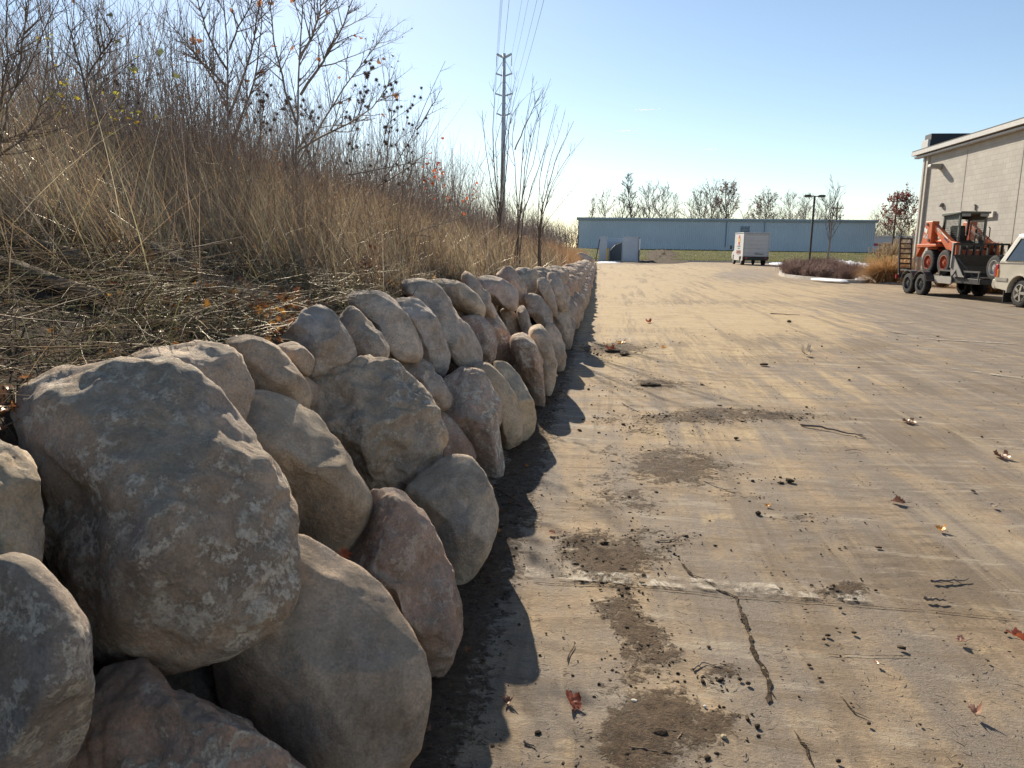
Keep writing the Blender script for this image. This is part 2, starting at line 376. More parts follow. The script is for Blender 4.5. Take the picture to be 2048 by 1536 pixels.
def ground_mat():
    t = NT('dusty_asphalt'); v = t.pos()
    dirt, dark, sand, clean = (t.attr(k) for k in ('dirt', 'dark', 'sand', 'clean'))
    big = t.noise(v, .45, 5, .6, .5); mid = t.noise(v, 2.6, 8, .65, .4)
    st = t.noise(t.map(v, (2.6, .22, 1), (0, 0, R(-16))), 1.6, 8, .68, .3)       # wheel-drag streaks
    st2 = t.noise(t.map(v, (7, .5, 1), (0, 0, R(-20))), 2.2, 6, .7, .5)
    fine = t.noise(v, 34, 8, .72, .6); grit = t.noise(v, 190, 4, .7)
    wr = t.noise(t.map(v, (1, 2.6, 1), (0, 0, R(12))), 16, 8, .7, 2.2)            # wrinkled dried silt
    asph = t.mix(t.ramp(grit, .3, .7), (.165, .133, .103), (.30, .245, .19))
    asph = t.mix(t.ramp(fine, .35, .7), t.mul(asph, .85), asph)
    silt = t.mix(t.ramp(wr, .3, .7), (.26, .183, .112), (.44, .328, .205))
    sandc = t.mix(t.ramp(fine, .3, .7), (.38, .275, .15), (.53, .40, .235))
    # silt film over asphalt
    f1 = t.math('ADD', t.math('MULTIPLY', mid, .7), t.math('MULTIPLY', st, .8))
    f1 = t.math('SUBTRACT', f1, t.math('MULTIPLY', clean, .22))
    c = t.mix(t.ramp(f1, .50, .82), asph, silt)
    f2 = t.math('ADD', t.math('ADD', t.math('MULTIPLY', sand, .50), t.math('MULTIPLY', st, 1.15)), t.math('MULTIPLY', wr, .40))
    f2 = t.math('SUBTRACT', f2, t.math('MULTIPLY', clean, .35))
    c = t.mix(t.ramp(f2, .84, 1.12, 0, .9), c, sandc)
    # brown staining and streaks
    f3 = t.math('ADD', t.math('MULTIPLY', dark, .45), t.math('MULTIPLY', st2, .75))
    c = t.mix(t.ramp(f3, .42, .70, 0, .8), c, (.155, .115, .077))
    hz_ = t.noise(t.map(v, (.6, 3.2, 1), (0, 0, R(4))), 2.4, 9, .74, .6)
    c = t.mix(t.ramp(hz_, .50, .64, 0, .65), c, (.165, .12, .078))
    c = t.mix(t.ramp(hz_, .46, .36, 0, .5), c, (.43, .365, .27))
    f5 = t.ramp(t.noise(v, 9, 10, .75, .8), .54, .68, 0, .42)
    c = t.mix(f5, c, (.17, .13, .095))
    # tyre tread prints: short parallel bars
    tw = t.math('SINE', t.math('MULTIPLY', t.n('ShaderNodeSeparateXYZ', i0=t.map(v, (1, 1, 1), (0, 0, R(-14)))).outputs[1], 62.0))
    tm = t.math('MULTIPLY', t.math('MULTIPLY', t.attr('tread'), t.ramp(tw, -.1, .5)), t.ramp(t.noise(t.map(v, (3.2, .5, 1), (0, 0, R(-14))), 1.5, 5, .6), .46, .56))
    c = t.mix(t.math('MULTIPLY', tm, t.ramp(t.noise(v, 18, 6, .7), .35, .55, .2, .75)), c, (.12, .09, .062))
    arc = t.noise(t.map(v, (1.5, .10, 1), (0, 0, R(-17)), (3, 0, 0)), 1.3, 5, .75, .2)
    c = t.mix(t.ramp(arc, .53, .62, 0, .5), c, (.15, .113, .078)); c = t.mix(t.ramp(arc, .45, .36, 0, .30), c, (.44, .35, .23))
    # loose soil
    f4 = t.math('ADD', t.math('MULTIPLY', dirt, .36), t.math('ADD', t.math('MULTIPLY', fine, .75), t.math('MULTIPLY', t.noise(v, 8, 8, .7, .6), .65)))
    md = t.ramp(f4, .84, .97)
    soil = t.mix(t.ramp(t.noise(v, 26, 9, .8, .5), .36, .62), (.040, .025, .015), (.135, .088, .052))
    soil = t.mix(t.ramp(grit, .5, .7, 0, .4), soil, (.20, .14, .085))
    c = t.mix(t.math('MULTIPLY', md, .93), c, soil)
    # pale chips and dark specks
    sp = t.ramp(t.vor(v, 95), .10, .16, 1, 0)
    c = t.mix(t.math('MULTIPLY', sp, t.ramp(t.noise(v, 5, 3), .5, .65, 0, .7)), c, (.09, .07, .05))
    h = t.math('ADD', t.math('MULTIPLY', fine, .5), t.math('MULTIPLY', grit, .22))
    h = t.math('ADD', h, t.math('MULTIPLY', wr, .35))
    h = t.math('ADD', h, t.math('MULTIPLY', t.math('MULTIPLY', md, t.noise(v, 70, 6, .75)), 1.6))
    return t.fin(c, t.ramp(f1, .4, .9, .78, .95), t.bump(h, .8, .012), spec=.2)
GROUND = ground()

def bank():
    xs = -np.concatenate([np.arange(.95, 1.6, .04), np.arange(1.6, 8, .16), np.arange(8, 20, .8), np.geomspace(20, 70, 14)])
    ys = np.concatenate([np.arange(-8, 1, .5), np.arange(1, 14, .12), np.arange(14, 40, .4), np.arange(40, 100, 1.5)])
    X, Y = np.meshgrid(xs, ys); Z = bank_z(X, Y)
    Z = np.where(Y > 90, -.4, Z)
    jit = np.random.default_rng(5).random(X.shape)*.035; Z = Z+jit*(X < -1.3)
    V = np.stack([X, Y, Z], -1).reshape(-1, 3); ny, nx = X.shape; i = np.arange(ny*nx).reshape(ny, nx)
    F = np.stack([i[:-1, :-1], i[1:, :-1], i[1:, 1:], i[:-1, 1:]], -1).reshape(-1, 4)
    return tag(link('hillside', mesh_np('hillside', V, F, SOIL, True)), kind='structure')
bank()

def lawn():
    t = NT('mown_lawn'); v = t.pos(); n = t.noise(v, .35, 6, .6); n2 = t.noise(v, 6, 6, .7)
    c = t.mix(t.ramp(n, .35, .65), (.10, .105, .04), (.17, .155, .065)); c = t.mix(t.ramp(n2, .35, .65), t.mul(c, .75), c)
    c = t.mix(t.ramp(t.noise(v, 1.3, 8, .7), .57, .7, 0, .6), c, (.26, .20, .11))
    m = t.fin(c, .95, t.bump(n2, 1, .1), spec=.1)
    xs = np.linspace(-40, 75, 90); tt = np.linspace(0, 1, 26)
    X = np.repeat(xs[None], 26, 0)
    y0 = 84.5+0*xs; y0 = np.where(xs < 10, 84.5-.25*(10-np.clip(xs, -5, 10)), y0); y0 = np.where(xs > 14, 84.5-.28*(np.clip(xs, 14, 60)-14), y0)
    Y = y0[None]+(121.5-y0[None])*tt[:, None]
    Z = ground_z(X, Y)+.16
    Z[0] = ground_z(X, Y)[0]-.02; Y[1] = Y[0]+.05
    V = np.stack([X, Y, Z], -1).reshape(-1, 3); i = np.arange(26*90).reshape(26, 90)
    F = np.stack([i[:-1, :-1], i[:-1, 1:], i[1:, 1:], i[1:, :-1]], -1).reshape(-1, 4)
    tag(link('lawn', mesh_np('lawn', V, F, m, True)), kind='structure')
    # blades so the lawn has a rough surface
    n = 16000; bx = rng.uniform(-5, 55, n); y00 = np.interp(bx, xs, y0); by = y00+.3+rng.random(n)**1.3*(30)
    h = rng.uniform(.05, .16, n); bz = ground_z(bx, by)+.15
    a = rng.uniform(0, 6.28, n); wv = np.stack([np.cos(a)*.05, np.sin(a)*.05, 0*a], 1)
    B = np.stack([bx, by, bz], 1); tip = B+np.stack([rng.normal(0, .04, n), rng.normal(0, .04, n), h], 1)
    V = np.stack([B-wv, B+wv, tip], 1).reshape(-1, 3); F = np.arange(3*n).reshape(n, 3)
    gm = blade_mat('lawn_blades', [(0, (.14, .16, .045)), (.5, (.20, .20, .07)), (1, (.30, .25, .12))], .4, .02)
    tag(link('lawn_grass', mesh_np('lawn_grass', V, F, gm)), 'short olive lawn grass in front of the long metal building', 'grass', kind='stuff')
    # pale kerb along the front of the lawn
    P = [(x, float(np.interp(x, xs, y0))-.08) for x in np.linspace(-3, 60, 60)]
    mb = MB()
    rings = [[(x, y-.14, -.02), (x, y-.12, .14), (x, y+.04, .15), (x, y+.06, -.02)] for x, y in P]
    mb.loft(rings); tag(mb.build('lawn_kerb', KERB), kind='structure')
KERB = simple('kerb_concrete', (.42, .38, .33), .9, var=.15, scale=4, bump=.4, dirt=.5)
lawn()

# parking lines: worn paint sheets
def paint_mat():
    t = NT('worn_line_paint'); v = t.pos()
    c = t.mix(t.ramp(t.noise(v, 12, 8, .7), .35, .65), (.40, .345, .265), (.56, .49, .39))
    t.fin(c, .8, t.bump(t.noise(v, 120, 4), .2, .002))
    hole = t.ramp(t.noise(v, 6, 14, .85, .4), .40, .54, 0, 1)
    tr = t.n('ShaderNodeBsdfTransparent'); ms = t.n('ShaderNodeMixShader', i0=t.math('MULTIPLY', hole, t.attr('wear')), i1=t.p.outputs[0], i2=tr.outputs[0])
    t.t.links.new(ms.outputs[0], t.out.inputs[0]); return t.m
PAINT = paint_mat()
def line(a, b, wd, wear, name='parking_line', z=.010, rag=.004):
    a, b = Vector(a), Vector(b); a.z = b.z = 0; d = b-a; n = Vector((-d.y, d.x, 0)).normalized(); K = max(8, int(d.length/.03))
    K = min(K, 80); V = []
    for i in range(K+1):
        p = a+d*(i/K); zz = z+(.006*math.sin(p.x*1.7+p.y*.9)*math.sin(p.y*1.1-p.x*.6) if p.y < 13 else 0)
        V += [(p.x-n.x*(wd/2+random.uniform(-rag, rag)), p.y-n.y*(wd/2+random.uniform(-rag, rag)), zz), (p.x+n.x*(wd/2+random.uniform(-rag, rag)), p.y+n.y*(wd/2+random.uniform(-rag, rag)), zz)]
    F = [(2*i, 2*i+2, 2*i+3, 2*i+1) for i in range(K)]
    me = mesh_np(name, np.array(V), np.array(F), PAINT)
    at = me.attributes.new('wear', 'FLOAT', 'POINT')
    at.data.foreach_set('value', np.array([wear(i//2/K) if callable(wear) else wear for i in range(len(V))], np.float32))
    return tag(link(name, me), kind='structure')
line(gnd(1050, 1146), gnd(1735, 1196), .105, lambda u: .98)
line(gnd(1725, 643), gnd(1843, 647.5), .10, .8)
line(gnd(1843, 677), gnd(2030, 689), .10, .7)
line(gnd(1905, 738), gnd(2060, 760), .10, .95)
line(gnd(1500, 601), gnd(1700, 606), .10, 1.0)
# cracks filled with soil
def crack(pts, w0, name='pavement_crack'):
    P = [gnd(*p) for p in pts]; Q = []
    for i in range(len(P)-1):
        K = max(2, int((P[i+1]-P[i]).length/.018))
        for k in range(K): Q.append(P[i].lerp(P[i+1], k/K))
    Q.append(P[-1]); V = []; N = len(Q)
    off = 0
    for i, q in enumerate(Q):
        d = (Q[min(i+1, N-1)]-Q[max(i-1, 0)]).normalized(); n = Vector((-d.y, d.x, 0)); off = off*.8+random.uniform(-.004, .004)
        ww = w0*(.35+random.random()*.9)*(1 if 0 < i < N-1 else .1)
        c = q+n*off; z = .0055+.006*math.sin(c.x*1.7+c.y*.9)*math.sin(c.y*1.1-c.x*.6)
        V += [(c.x-n.x*ww, c.y-n.y*ww, z), (c.x+n.x*ww, c.y+n.y*ww, z)]
    F = [(2*i, 2*i+2, 2*i+3, 2*i+1) for i in range(N-1)]
    return tag(link(name, mesh_np(name, np.array(V), np.array(F), CLOD)), kind='structure')
crack([(1362, 1128), (1385, 1152), (1420, 1165), (1440, 1182), (1475, 1196), (1480, 1225), (1490, 1250), (1500, 1285), (1512, 1312), (1530, 1345), (1537, 1372), (1532, 1408)], .009)
crack([(1535, 1372), (1552, 1398)], .004)
crack([(1680, 1392), (1712, 1425), (1745, 1440)], .004)
crack([(1590, 1465), (1612, 1495), (1628, 1536)], .005)
crack([(1065, 1166), (1200, 1172), (1400, 1188), (1600, 1204), (1800, 1216), (2040, 1240)], .0028)
crack([(1650, 1310), (1820, 1312)], .0022)
crack([(1135, 1330), (1145, 1305), (1150, 1290)], .003)

# ------------------------------------------------------------------ loose soil crumbs on the pavement (uncountable)
def crumbs():
    n = 110000
    ys = 1.6+12*rng.random(n)**1.7; xs = rng.uniform(-.75, 1, n)
    xs = -.7+(ys*.75+.9)*rng.random(n)
    d = splat(xs, ys, PATCH_DIRT); d = np.maximum(d, .8*np.exp(-((xs+.5)/.13)**2)*(ys < 9))
    clump = np.array([mnoise.noise(Vector((x*3.1, y*3.1, 0))) for x, y in zip(xs, ys)])
    keep = rng.random(n) < np.clip(d*.62*(1+1.5*clump)+.006+.018*(clump > .25), 0, 1)
    xs, ys = xs[keep], ys[keep]; n = len(xs)
    s = .0022+.004*rng.random(n)**2.0+.008*(rng.random(n) < .08)*rng.random(n); s *= np.clip(.75+ys*.08, .8, 1.8)
    ico = bmesh.new(); bmesh.ops.create_icosphere(ico, subdivisions=1, radius=1); IV = np.array([v.co[:] for v in ico.verts]); IF = np.array([[v.index for v in f.verts] for f in ico.faces]); ico.free()
    J = IV[None]*(1+rng.uniform(-.38, .38, (n, len(IV), 1)))
    J = J*np.stack([rng.uniform(.7, 1.6, n), rng.uniform(.7, 1.6, n), rng.uniform(.35, .8, n)], 1)[:, None, :]
    V = J*s[:, None, None]+np.stack([xs, ys, s*.3+.004], 1)[:, None, :]
    F = IF[None]+(np.arange(n)*len(IV))[:, None, None]
    tag(link('soil_crumbs', mesh_np('soil_crumbs', V.reshape(-1, 3), F.reshape(-1, 3), CLOD)), 'dark crumbs of loose soil strewn over the pavement', 'soil crumbs', kind='stuff')
    # thin chaff
    n = 2600; ys = 1.6+10*rng.random(n)**1.6; xs = -.65+(ys*.75+.8)*rng.random(n); a = rng.uniform(0, 6.28, n); L = rng.uniform(.006, .03, n)
    A = np.stack([xs, ys, np.full(n, .010)], 1); D = np.stack([np.cos(a), np.sin(a), rng.uniform(-.05, .15, n)], 1)*L[:, None]
    V, F = tubes_np(np.stack([A, A+D*.5+[0, 0, .002], A+D], 1), np.repeat(rng.uniform(.0006, .0016, n)[:, None], 3, 1)*[1, 1, .4], 3)
    tag(link('straw_chaff', mesh_np('straw_chaff', V, F, stalk_mat('chaff', (.09, .06, .04), (.35, .26, .16)))), 'tiny bits of straw and twig on the pavement', 'chaff', kind='stuff')
crumbs()
# ------------------------------------------------------------------ boulders of the retaining wall
def chaikin(P, it=2, k=.18):
    for _ in range(it):
        Q = []
        for i in range(len(P)):
            a, b = P[i], P[(i+1) % len(P)]
            Q += [((1-k)*a[0]+k*b[0], (1-k)*a[1]+k*b[1]), (k*a[0]+(1-k)*b[0], k*a[1]+(1-k)*b[1])]
        P = Q
    return P
ICO = {}
def ico(sub):
    if sub not in ICO:
        b = bmesh.new(); bmesh.ops.create_icosphere(b, subdivisions=sub, radius=1)
        ICO[sub] = (np.array([v.co[:] for v in b.verts]), np.array([[v.index for v in f.verts] for f in b.faces])); b.free()
    return ICO[sub]
def fbm(P, seed, scale, octv, rough=.5):
    o = Vector((seed*17.3, seed*5.1, seed*9.7)); sc = scale
    return np.array([mnoise.fractal(Vector(p)*sc+o, 1.0-rough+.4, 2.0, octv) for p in P])
def rock_mesh(name, axes, radial, thick, seed, sub, ang=.5, size=.3, mat=None, back=1.0):
    """radial(theta)->metres in the (a,b) plane; thick = half depth along c"""
    a, b, c = axes; D, F = ico(sub); rg = np.random.default_rng(seed)
    x, y, z = D[:, 0], D[:, 1], D[:, 2]
    th = np.arctan2(y, x); pw = 2.9
    rad = np.sqrt(x*x+y*y)
    s = (np.abs(z)**pw+rad**pw)**(-1/pw)          # rounded-box profile in depth
    U = np.stack([x*s, y*s, z*s], 1)
    for i in range(int(8+9*ang)):                 # broken faces
        n = rg.normal(size=3)*[1, 1, .9]; n[2] = -abs(n[2])*1.1 if rg.random() < .8 else n[2]; n /= np.linalg.norm(n)
        lim = rg.uniform(.62, .86) if abs(n[2]) > .35 else rg.uniform(.90, .98)
        lim = max(lim, math.hypot(n[0], n[1])*.97)
        q = U@n; e = np.maximum(q-lim, 0); U -= n*(e*(.78+.20*ang))[:, None]
    Rt = radial(th)
    dz = np.where(U[:, 2:3] > 0, U[:, 2:3]*thick*back, U[:, 2:3]*thick); W = (U[:, :1]*Rt[:, None])*np.array(a)+(U[:, 1:2]*Rt[:, None])*np.array(b)+dz*np.array(c)
    amp = size*(.022+.045*ang)
    nrm = W/(np.linalg.norm(W, axis=1, keepdims=True)+1e-6)
    if sub >= 3:
        f1 = fbm(W/size, seed, 1.5, 4, .5); f1 = f1+(1.0 if ang >= .45 else .3)*np.sin(f1*22)/10; f2 = fbm(W/size, seed+3, 5.0, 5, .6)
        rid = 1-np.abs(fbm(W/size, seed+9, 2.1, 4, .5))*2.2
        W = W+nrm*(amp*(f1*1.1+f2*.45*(.4+ang)+ang*.55*np.clip(rid, -1, 1)))[:, None]
    else: W = W*(1+.08*rg.normal(size=(len(W), 1)))
    me = mesh_np(name, W, F, mat or ROCK, True); return me
def wall_x(z): return -(.75+.38*z)
ROCK_OFF = {}
COLS = [(.30, .245, .19), (.27, .24, .21), (.33, .26, .20), (.29, .25, .20), (.30, .215, .175), (.23, .205, .185), (.34, .295, .23)]
def traced(poly, label, ang=.4, sub=5, push=0.0, group='boulders of the dry stone wall', tk=None, seed=None, D=None):
    A = 0; cx = cy = 0; n = len(poly)
    for i in range(n):
        x0, y0 = poly[i]; x1, y1 = poly[(i+1) % n]; k = x0*y1-x1*y0; A += k; cx += (x0+x1)*k; cy += (y0+y1)*k
    cx /= 3*A; cy /= 3*A
    d = ray(cx, cy)
    # meet the battered centre plane x = -(0.75+0.38 z)
    if D is None: s = (.75+.38*EYE+push)/(-d.x-.38*d.z)
    else: s = D/d.y
    P0 = CAM+d*s; depth = s        # fw component of d is 1
    Q = chaikin(poly)
    loc = [((px-cx)/FPX*depth, -(py-cy)/FPX*depth) for px, py in Q]
    ang_ = np.array([math.atan2(v, u_) for u_, v in loc]); rad = np.array([math.hypot(*l) for l in loc])
    o = np.argsort(ang_); ang_, rad = ang_[o], rad[o]
    AA = np.concatenate([ang_-2*np.pi, ang_, ang_+2*np.pi]); RR = np.concatenate([rad]*3)
    size = float(rad.mean()); c = d.normalized()
    lowest = max(Q, key=lambda q: q[1]); half = (lowest[1]-cy)/FPX*depth
    if P0.z-half < -.05:                       # stands on the pavement: bring it to where its foot meets z = -0.04
        g = gnd(lowest[0], lowest[1], -.04); dep = (g-CAM).dot(fw)
        k_ = dep/depth; depth = dep; P0 = CAM+d*depth; rad = rad*k_; RR = RR*k_; size *= k_
    th = tk or max(.20, min(.34, size*1.1))
    seed = seed or (abs(hash((int(cx), int(cy)))) % 9973)
    me = rock_mesh('boulder', (rt, up, c), lambda t: np.interp(t, AA, RR)*1.085, th, seed, sub, ang, size*2, back=1.9)
    ob = link('boulder', me, loc=P0); tag(ob, label, 'boulder', group)
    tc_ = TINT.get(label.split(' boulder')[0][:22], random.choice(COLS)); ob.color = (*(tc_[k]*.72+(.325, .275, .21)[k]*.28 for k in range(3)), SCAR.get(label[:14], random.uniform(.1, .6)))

    return ob
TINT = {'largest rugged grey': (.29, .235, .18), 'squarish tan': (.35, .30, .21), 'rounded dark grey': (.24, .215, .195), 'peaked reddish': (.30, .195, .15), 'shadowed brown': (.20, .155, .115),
 'big smooth brown round': (.28, .225, .17), 'smooth sandy tan': (.33, .28, .20), 'tall reddish brown': (.31, .215, .17), 'smooth tan': (.31, .265, .205), 'broad rough': (.34, .285, .215), 'pink and white speckle': (.33, .24, .20),
 'small dull red': (.30, .20, .16), 'dull ochre': (.31, .25, .17), 'smooth yellowish round': (.34, .29, .20), 'rusty brown': (.30, .20, .145), 'pale ribbed': (.35, .30, .24), 'pointed blue-grey flat': (.30, .285, .265), 'smooth light grey': (.33, .30, .26),
 'flat bluish slab': (.28, .27, .255), 'long grey': (.30, .265, .23), 'dark maroon speckled': (.25, .185, .165), 'rusty and white': (.31, .22, .165), 'purplish round shoulde': (.29, .245, .23), 'squat pale': (.34, .29, .22)}
SCAR = {'largest rugged': 1.0, 'squarish tan b': .3, 'rounded dark g': .95, 'peaked reddish': 1.0, 'shadowed brown': .1, 'big smooth bro': .10, 'smooth sandy t': .12, 'tall reddish b': .5, 'smooth tan bou': .25, 'broad rough bo': .9, 'pink and white': 1.0,
 'dull ochre bou': .15, 'smooth yellowi': .15, 'rusty brown bo': .8, 'pointed blue-g': .10, 'narrow white s': .8, 'smooth light g': .08, 'dark maroon sp': .9, 'rusty and whit': 1.0, 'long grey boul': .4}
B = [
 ([(35, 880), (65, 805), (130, 765), (250, 742), (340, 748), (420, 800), (480, 870), (555, 955), (572, 1040), (565, 1150), (530, 1212), (440, 1275), (340, 1305), (200, 1290), (120, 1240), (75, 1150), (60, 1000)], 'largest rugged grey boulder in the near left of the wall, streaked with white scars', .5, 6, 0),
 ([(-90, 880), (20, 893), (70, 925), (78, 1000), (72, 1110), (55, 1145), (-20, 1150), (-120, 1100)], 'squarish tan boulder cut off by the left edge of the photo, beside the largest boulder', .6, 5, .05),
 ([(-150, 1200), (0, 1130), (60, 1145), (120, 1200), (165, 1270), (174, 1350), (165, 1450), (110, 1560), (-20, 1640), (-180, 1500)], 'rounded dark grey boulder with white blotches in the lower left corner', .35, 6, 0),
 ([(120, 1600), (175, 1460), (215, 1375), (285, 1340), (325, 1362), (350, 1400), (430, 1430), (520, 1480), (600, 1545), (620, 1680), (140, 1700)], 'peaked reddish boulder with white crystals at the bottom edge of the photo', .7, 6, -.05),
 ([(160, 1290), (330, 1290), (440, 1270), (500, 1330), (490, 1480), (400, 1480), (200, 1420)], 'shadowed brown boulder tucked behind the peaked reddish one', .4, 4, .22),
 ([(555, 1110), (600, 1091), (680, 1128), (760, 1190), (812, 1270), (836, 1350), (832, 1430), (800, 1536), (740, 1640), (600, 1680), (500, 1570), (455, 1440), (440, 1330), (470, 1250), (520, 1160)], 'big smooth brown round boulder in the bottom course, bottom centre of the wall', .12, 6, -.02),
 ([(470, 840), (505, 797), (560, 799), (625, 835), (665, 880), (720, 955), (738, 1000), (718, 1050), (672, 1107), (570, 1092), (525, 1050), (480, 960)], 'smooth sandy tan boulder between the largest boulder and the blue-grey textured one', .3, 5, 0),
 ([(690, 1070), (740, 1010), (800, 995), (850, 1040), (882, 1100), (914, 1190), (913, 1260), (890, 1315), (838, 1370), (800, 1300), (760, 1200), (680, 1130)], 'tall reddish brown boulder leaning in the bottom course right of the big round one', .5, 6, -.04),
 ([(800, 1000), (850, 945), (905, 912), (948, 920), (980, 990), (990, 1040), (975, 1100), (938, 1160), (910, 1178), (870, 1110), (830, 1060)], 'smooth tan boulder with a flat bluish top in the bottom course', .3, 5, -.02),
 ([(935, 930), (965, 945), (992, 1005), (990, 1050), (965, 1090), (940, 1040)], 'thin slab boulder peeking out behind the flat bluish topped one', .4, 4, -.04),
 ([(613, 775), (640, 742), (720, 718), (795, 730), (845, 785), (873, 850), (870, 900), (852, 960), (820, 988), (770, 1002), (725, 985), (690, 930), (635, 850)], 'broad rough boulder with blue-grey and ochre patches in the middle course', .8, 6, 0),
 ([(765, 720), (800, 712), (860, 728), (900, 790), (897, 815), (868, 822), (830, 780)], 'flat angular tan boulder above and right of the broad blue-grey rough one', .5, 5, .06),
 ([(875, 775), (915, 742), (962, 744), (990, 790), (1001, 880), (1003, 935), (988, 965), (960, 935), (920, 885), (880, 840)], 'pink and white speckled granite boulder standing on end', .5, 5, 0),
 ([(860, 830), (885, 822), (925, 865), (952, 912), (930, 925), (870, 925), (850, 890)], 'small dull red boulder wedged under the speckled granite one', .3, 4, .06),
 ([(945, 742), (975, 728), (1010, 760), (1040, 820), (1045, 880), (1005, 910), (998, 850), (975, 790)], 'dull ochre boulder right of the speckled granite one', .3, 5, .02),
 ([(985, 725), (1020, 730), (1055, 780), (1071, 830), (1066, 860), (1035, 895), (1015, 850), (1000, 780)], 'smooth yellowish rounded boulder overlapping the dull ochre one', .2, 5, .0),
 ([(1020, 680), (1045, 668), (1072, 690), (1085, 750), (1088, 815), (1070, 820), (1050, 770), (1030, 720)], 'rusty brown boulder mottled white, next past the smooth yellowish one in the bottom course', .3, 5, 0),
 ([(1055, 660), (1085, 650), (1105, 700), (1112, 755), (1100, 790), (1085, 800), (1075, 740)], 'narrow ochre boulder next past the rusty mottled one', .3, 4, 0),
 ([(1088, 650), (1110, 648), (1128, 690), (1132, 730), (1115, 755), (1104, 720)], 'pale grey boulder beyond the narrow ochre one in the bottom course', .3, 4, 0),
 ([(1105, 620), (1128, 612), (1142, 640), (1145, 680), (1135, 705), (1122, 690)], 'grooved boulder beyond the pale grey one in the bottom course', .5, 4, 0),
 # second and top courses
 ([(245, 735), (300, 705), (380, 690), (430, 690), (480, 710), (498, 750), (492, 790), (468, 862), (420, 850), (340, 790)], 'pale ribbed boulder right behind the top of the largest boulder', .6, 5, .10),
 ([(455, 688), (500, 676), (550, 694), (592, 740), (618, 782), (612, 818), (575, 805), (500, 790), (480, 740)], 'smooth tan boulder with a sunlit crest in the top course, second from the left', .3, 5, .06),
 ([(545, 697), (590, 684), (628, 715), (618, 752), (585, 742), (555, 725)], 'small rounded brown cobble below the pointed grey boulder', .15, 4, .08),
 ([(548, 690), (575, 668), (600, 640), (628, 615), (655, 622), (682, 655), (710, 712), (670, 735), (625, 748), (590, 735)], 'pointed blue-grey flat faced boulder in the top course', .6, 5, .10),
 ([(678, 640), (705, 612), (740, 645), (774, 690), (772, 716), (740, 724), (705, 705), (685, 670)], 'narrow white scratched boulder leaning against the pointed grey one', .4, 5, .08),
 ([(690, 610), (705, 590), (755, 585), (792, 605), (830, 660), (846, 715), (800, 722), (765, 690), (730, 640)], 'smooth light grey boulder with a rounded sunlit top, highest of the near top course', .2, 5, .10),
 ([(788, 605), (825, 595), (860, 620), (880, 660), (900, 705), (885, 755), (845, 725), (815, 670)], 'flat bluish slab boulder with a stepped edge in the top course', .6, 5, .08),
 ([(803, 572), (850, 562), (885, 580), (912, 630), (950, 670), (962, 700), (955, 738), (920, 735), (890, 700), (855, 640)], 'long grey boulder with a bulging lower end in the top course', .3, 5, .06),
 ([(845, 566), (890, 557), (932, 570), (968, 610), (964, 640), (930, 625), (900, 610)], 'squat pale boulder behind the long bulging one', .3, 4, .10),
 ([(923, 562), (935, 546), (955, 562), (990, 620), (1010, 658), (985, 655), (950, 620)], 'sharp upright boulder with a pointed tip rising above the top course', .5, 4, .10),
 ([(945, 562), (985, 551), (1022, 568), (1037, 592), (1030, 625), (990, 605), (965, 588)], 'purplish round shouldered boulder behind the sharp upright one', .3, 4, .06),
 ([(990, 550), (1022, 531), (1042, 560), (1056, 592), (1050, 618), (1030, 605), (1005, 572)], 'wedge shaped boulder with a ridge tip, farther along the top course', .6, 4, .08),
 ([(1030, 540), (1050, 537), (1073, 543), (1076, 572), (1065, 600), (1048, 580)], 'blocky boulder with a bright flat top in the far top course', .8, 4, .06),
 ([(918, 640), (958, 632), (986, 660), (993, 692), (985, 722), (955, 732), (930, 695)], 'dark maroon speckled boulder in the middle course', .2, 5, .02),
 ([(962, 634), (990, 630), (1012, 655), (1032, 705), (1005, 738), (985, 722), (975, 675)], 'rusty and white boulder right of the maroon speckled one', .3, 5, .02),
 ([(998, 622), (1022, 616), (1045, 655), (1035, 685), (1010, 665)], 'small brown boulder above the rusty and white one', .2, 4, .04),
 ([(1033, 622), (1048, 612), (1063, 650), (1072, 695), (1052, 680), (1040, 650)], 'slender upright grey stone with a white tip', .3, 4, .0),
 ([(1046, 595), (1070, 588), (1095, 612), (1107, 640), (1102, 662), (1078, 652)], 'flat grey boulder jutting out above the narrow ochre one', .5, 4, .02),
 ([(1073, 562), (1092, 556), (1108, 590), (1115, 630), (1100, 632), (1085, 600)], 'lens shaped boulder in the upper course beyond the jutting flat one', .3, 4, .03),
 ([(1092, 548), (1112, 545), (1132, 590), (1138, 622), (1122, 628), (1105, 600)], 'striped grey boulder in the upper course, last of the large ones', .4, 4, .03),
]
DEPTH = {'purplish': 8.0, 'wedge shaped': 9.0, 'blocky': 10.2, 'slender': 8.2, 'flat grey boulder jutting': 8.8, 'lens shaped': 9.8, 'striped': 10.6, 'sharp upright': 7.2}
for i, (poly, lab, ang, sub, push) in enumerate(B):
    D_ = next((v for k, v in DEPTH.items() if lab.startswith(k)), None)
    traced(poly, lab, ang, sub, push, seed=100+i*7 if i else 233, D=D_)

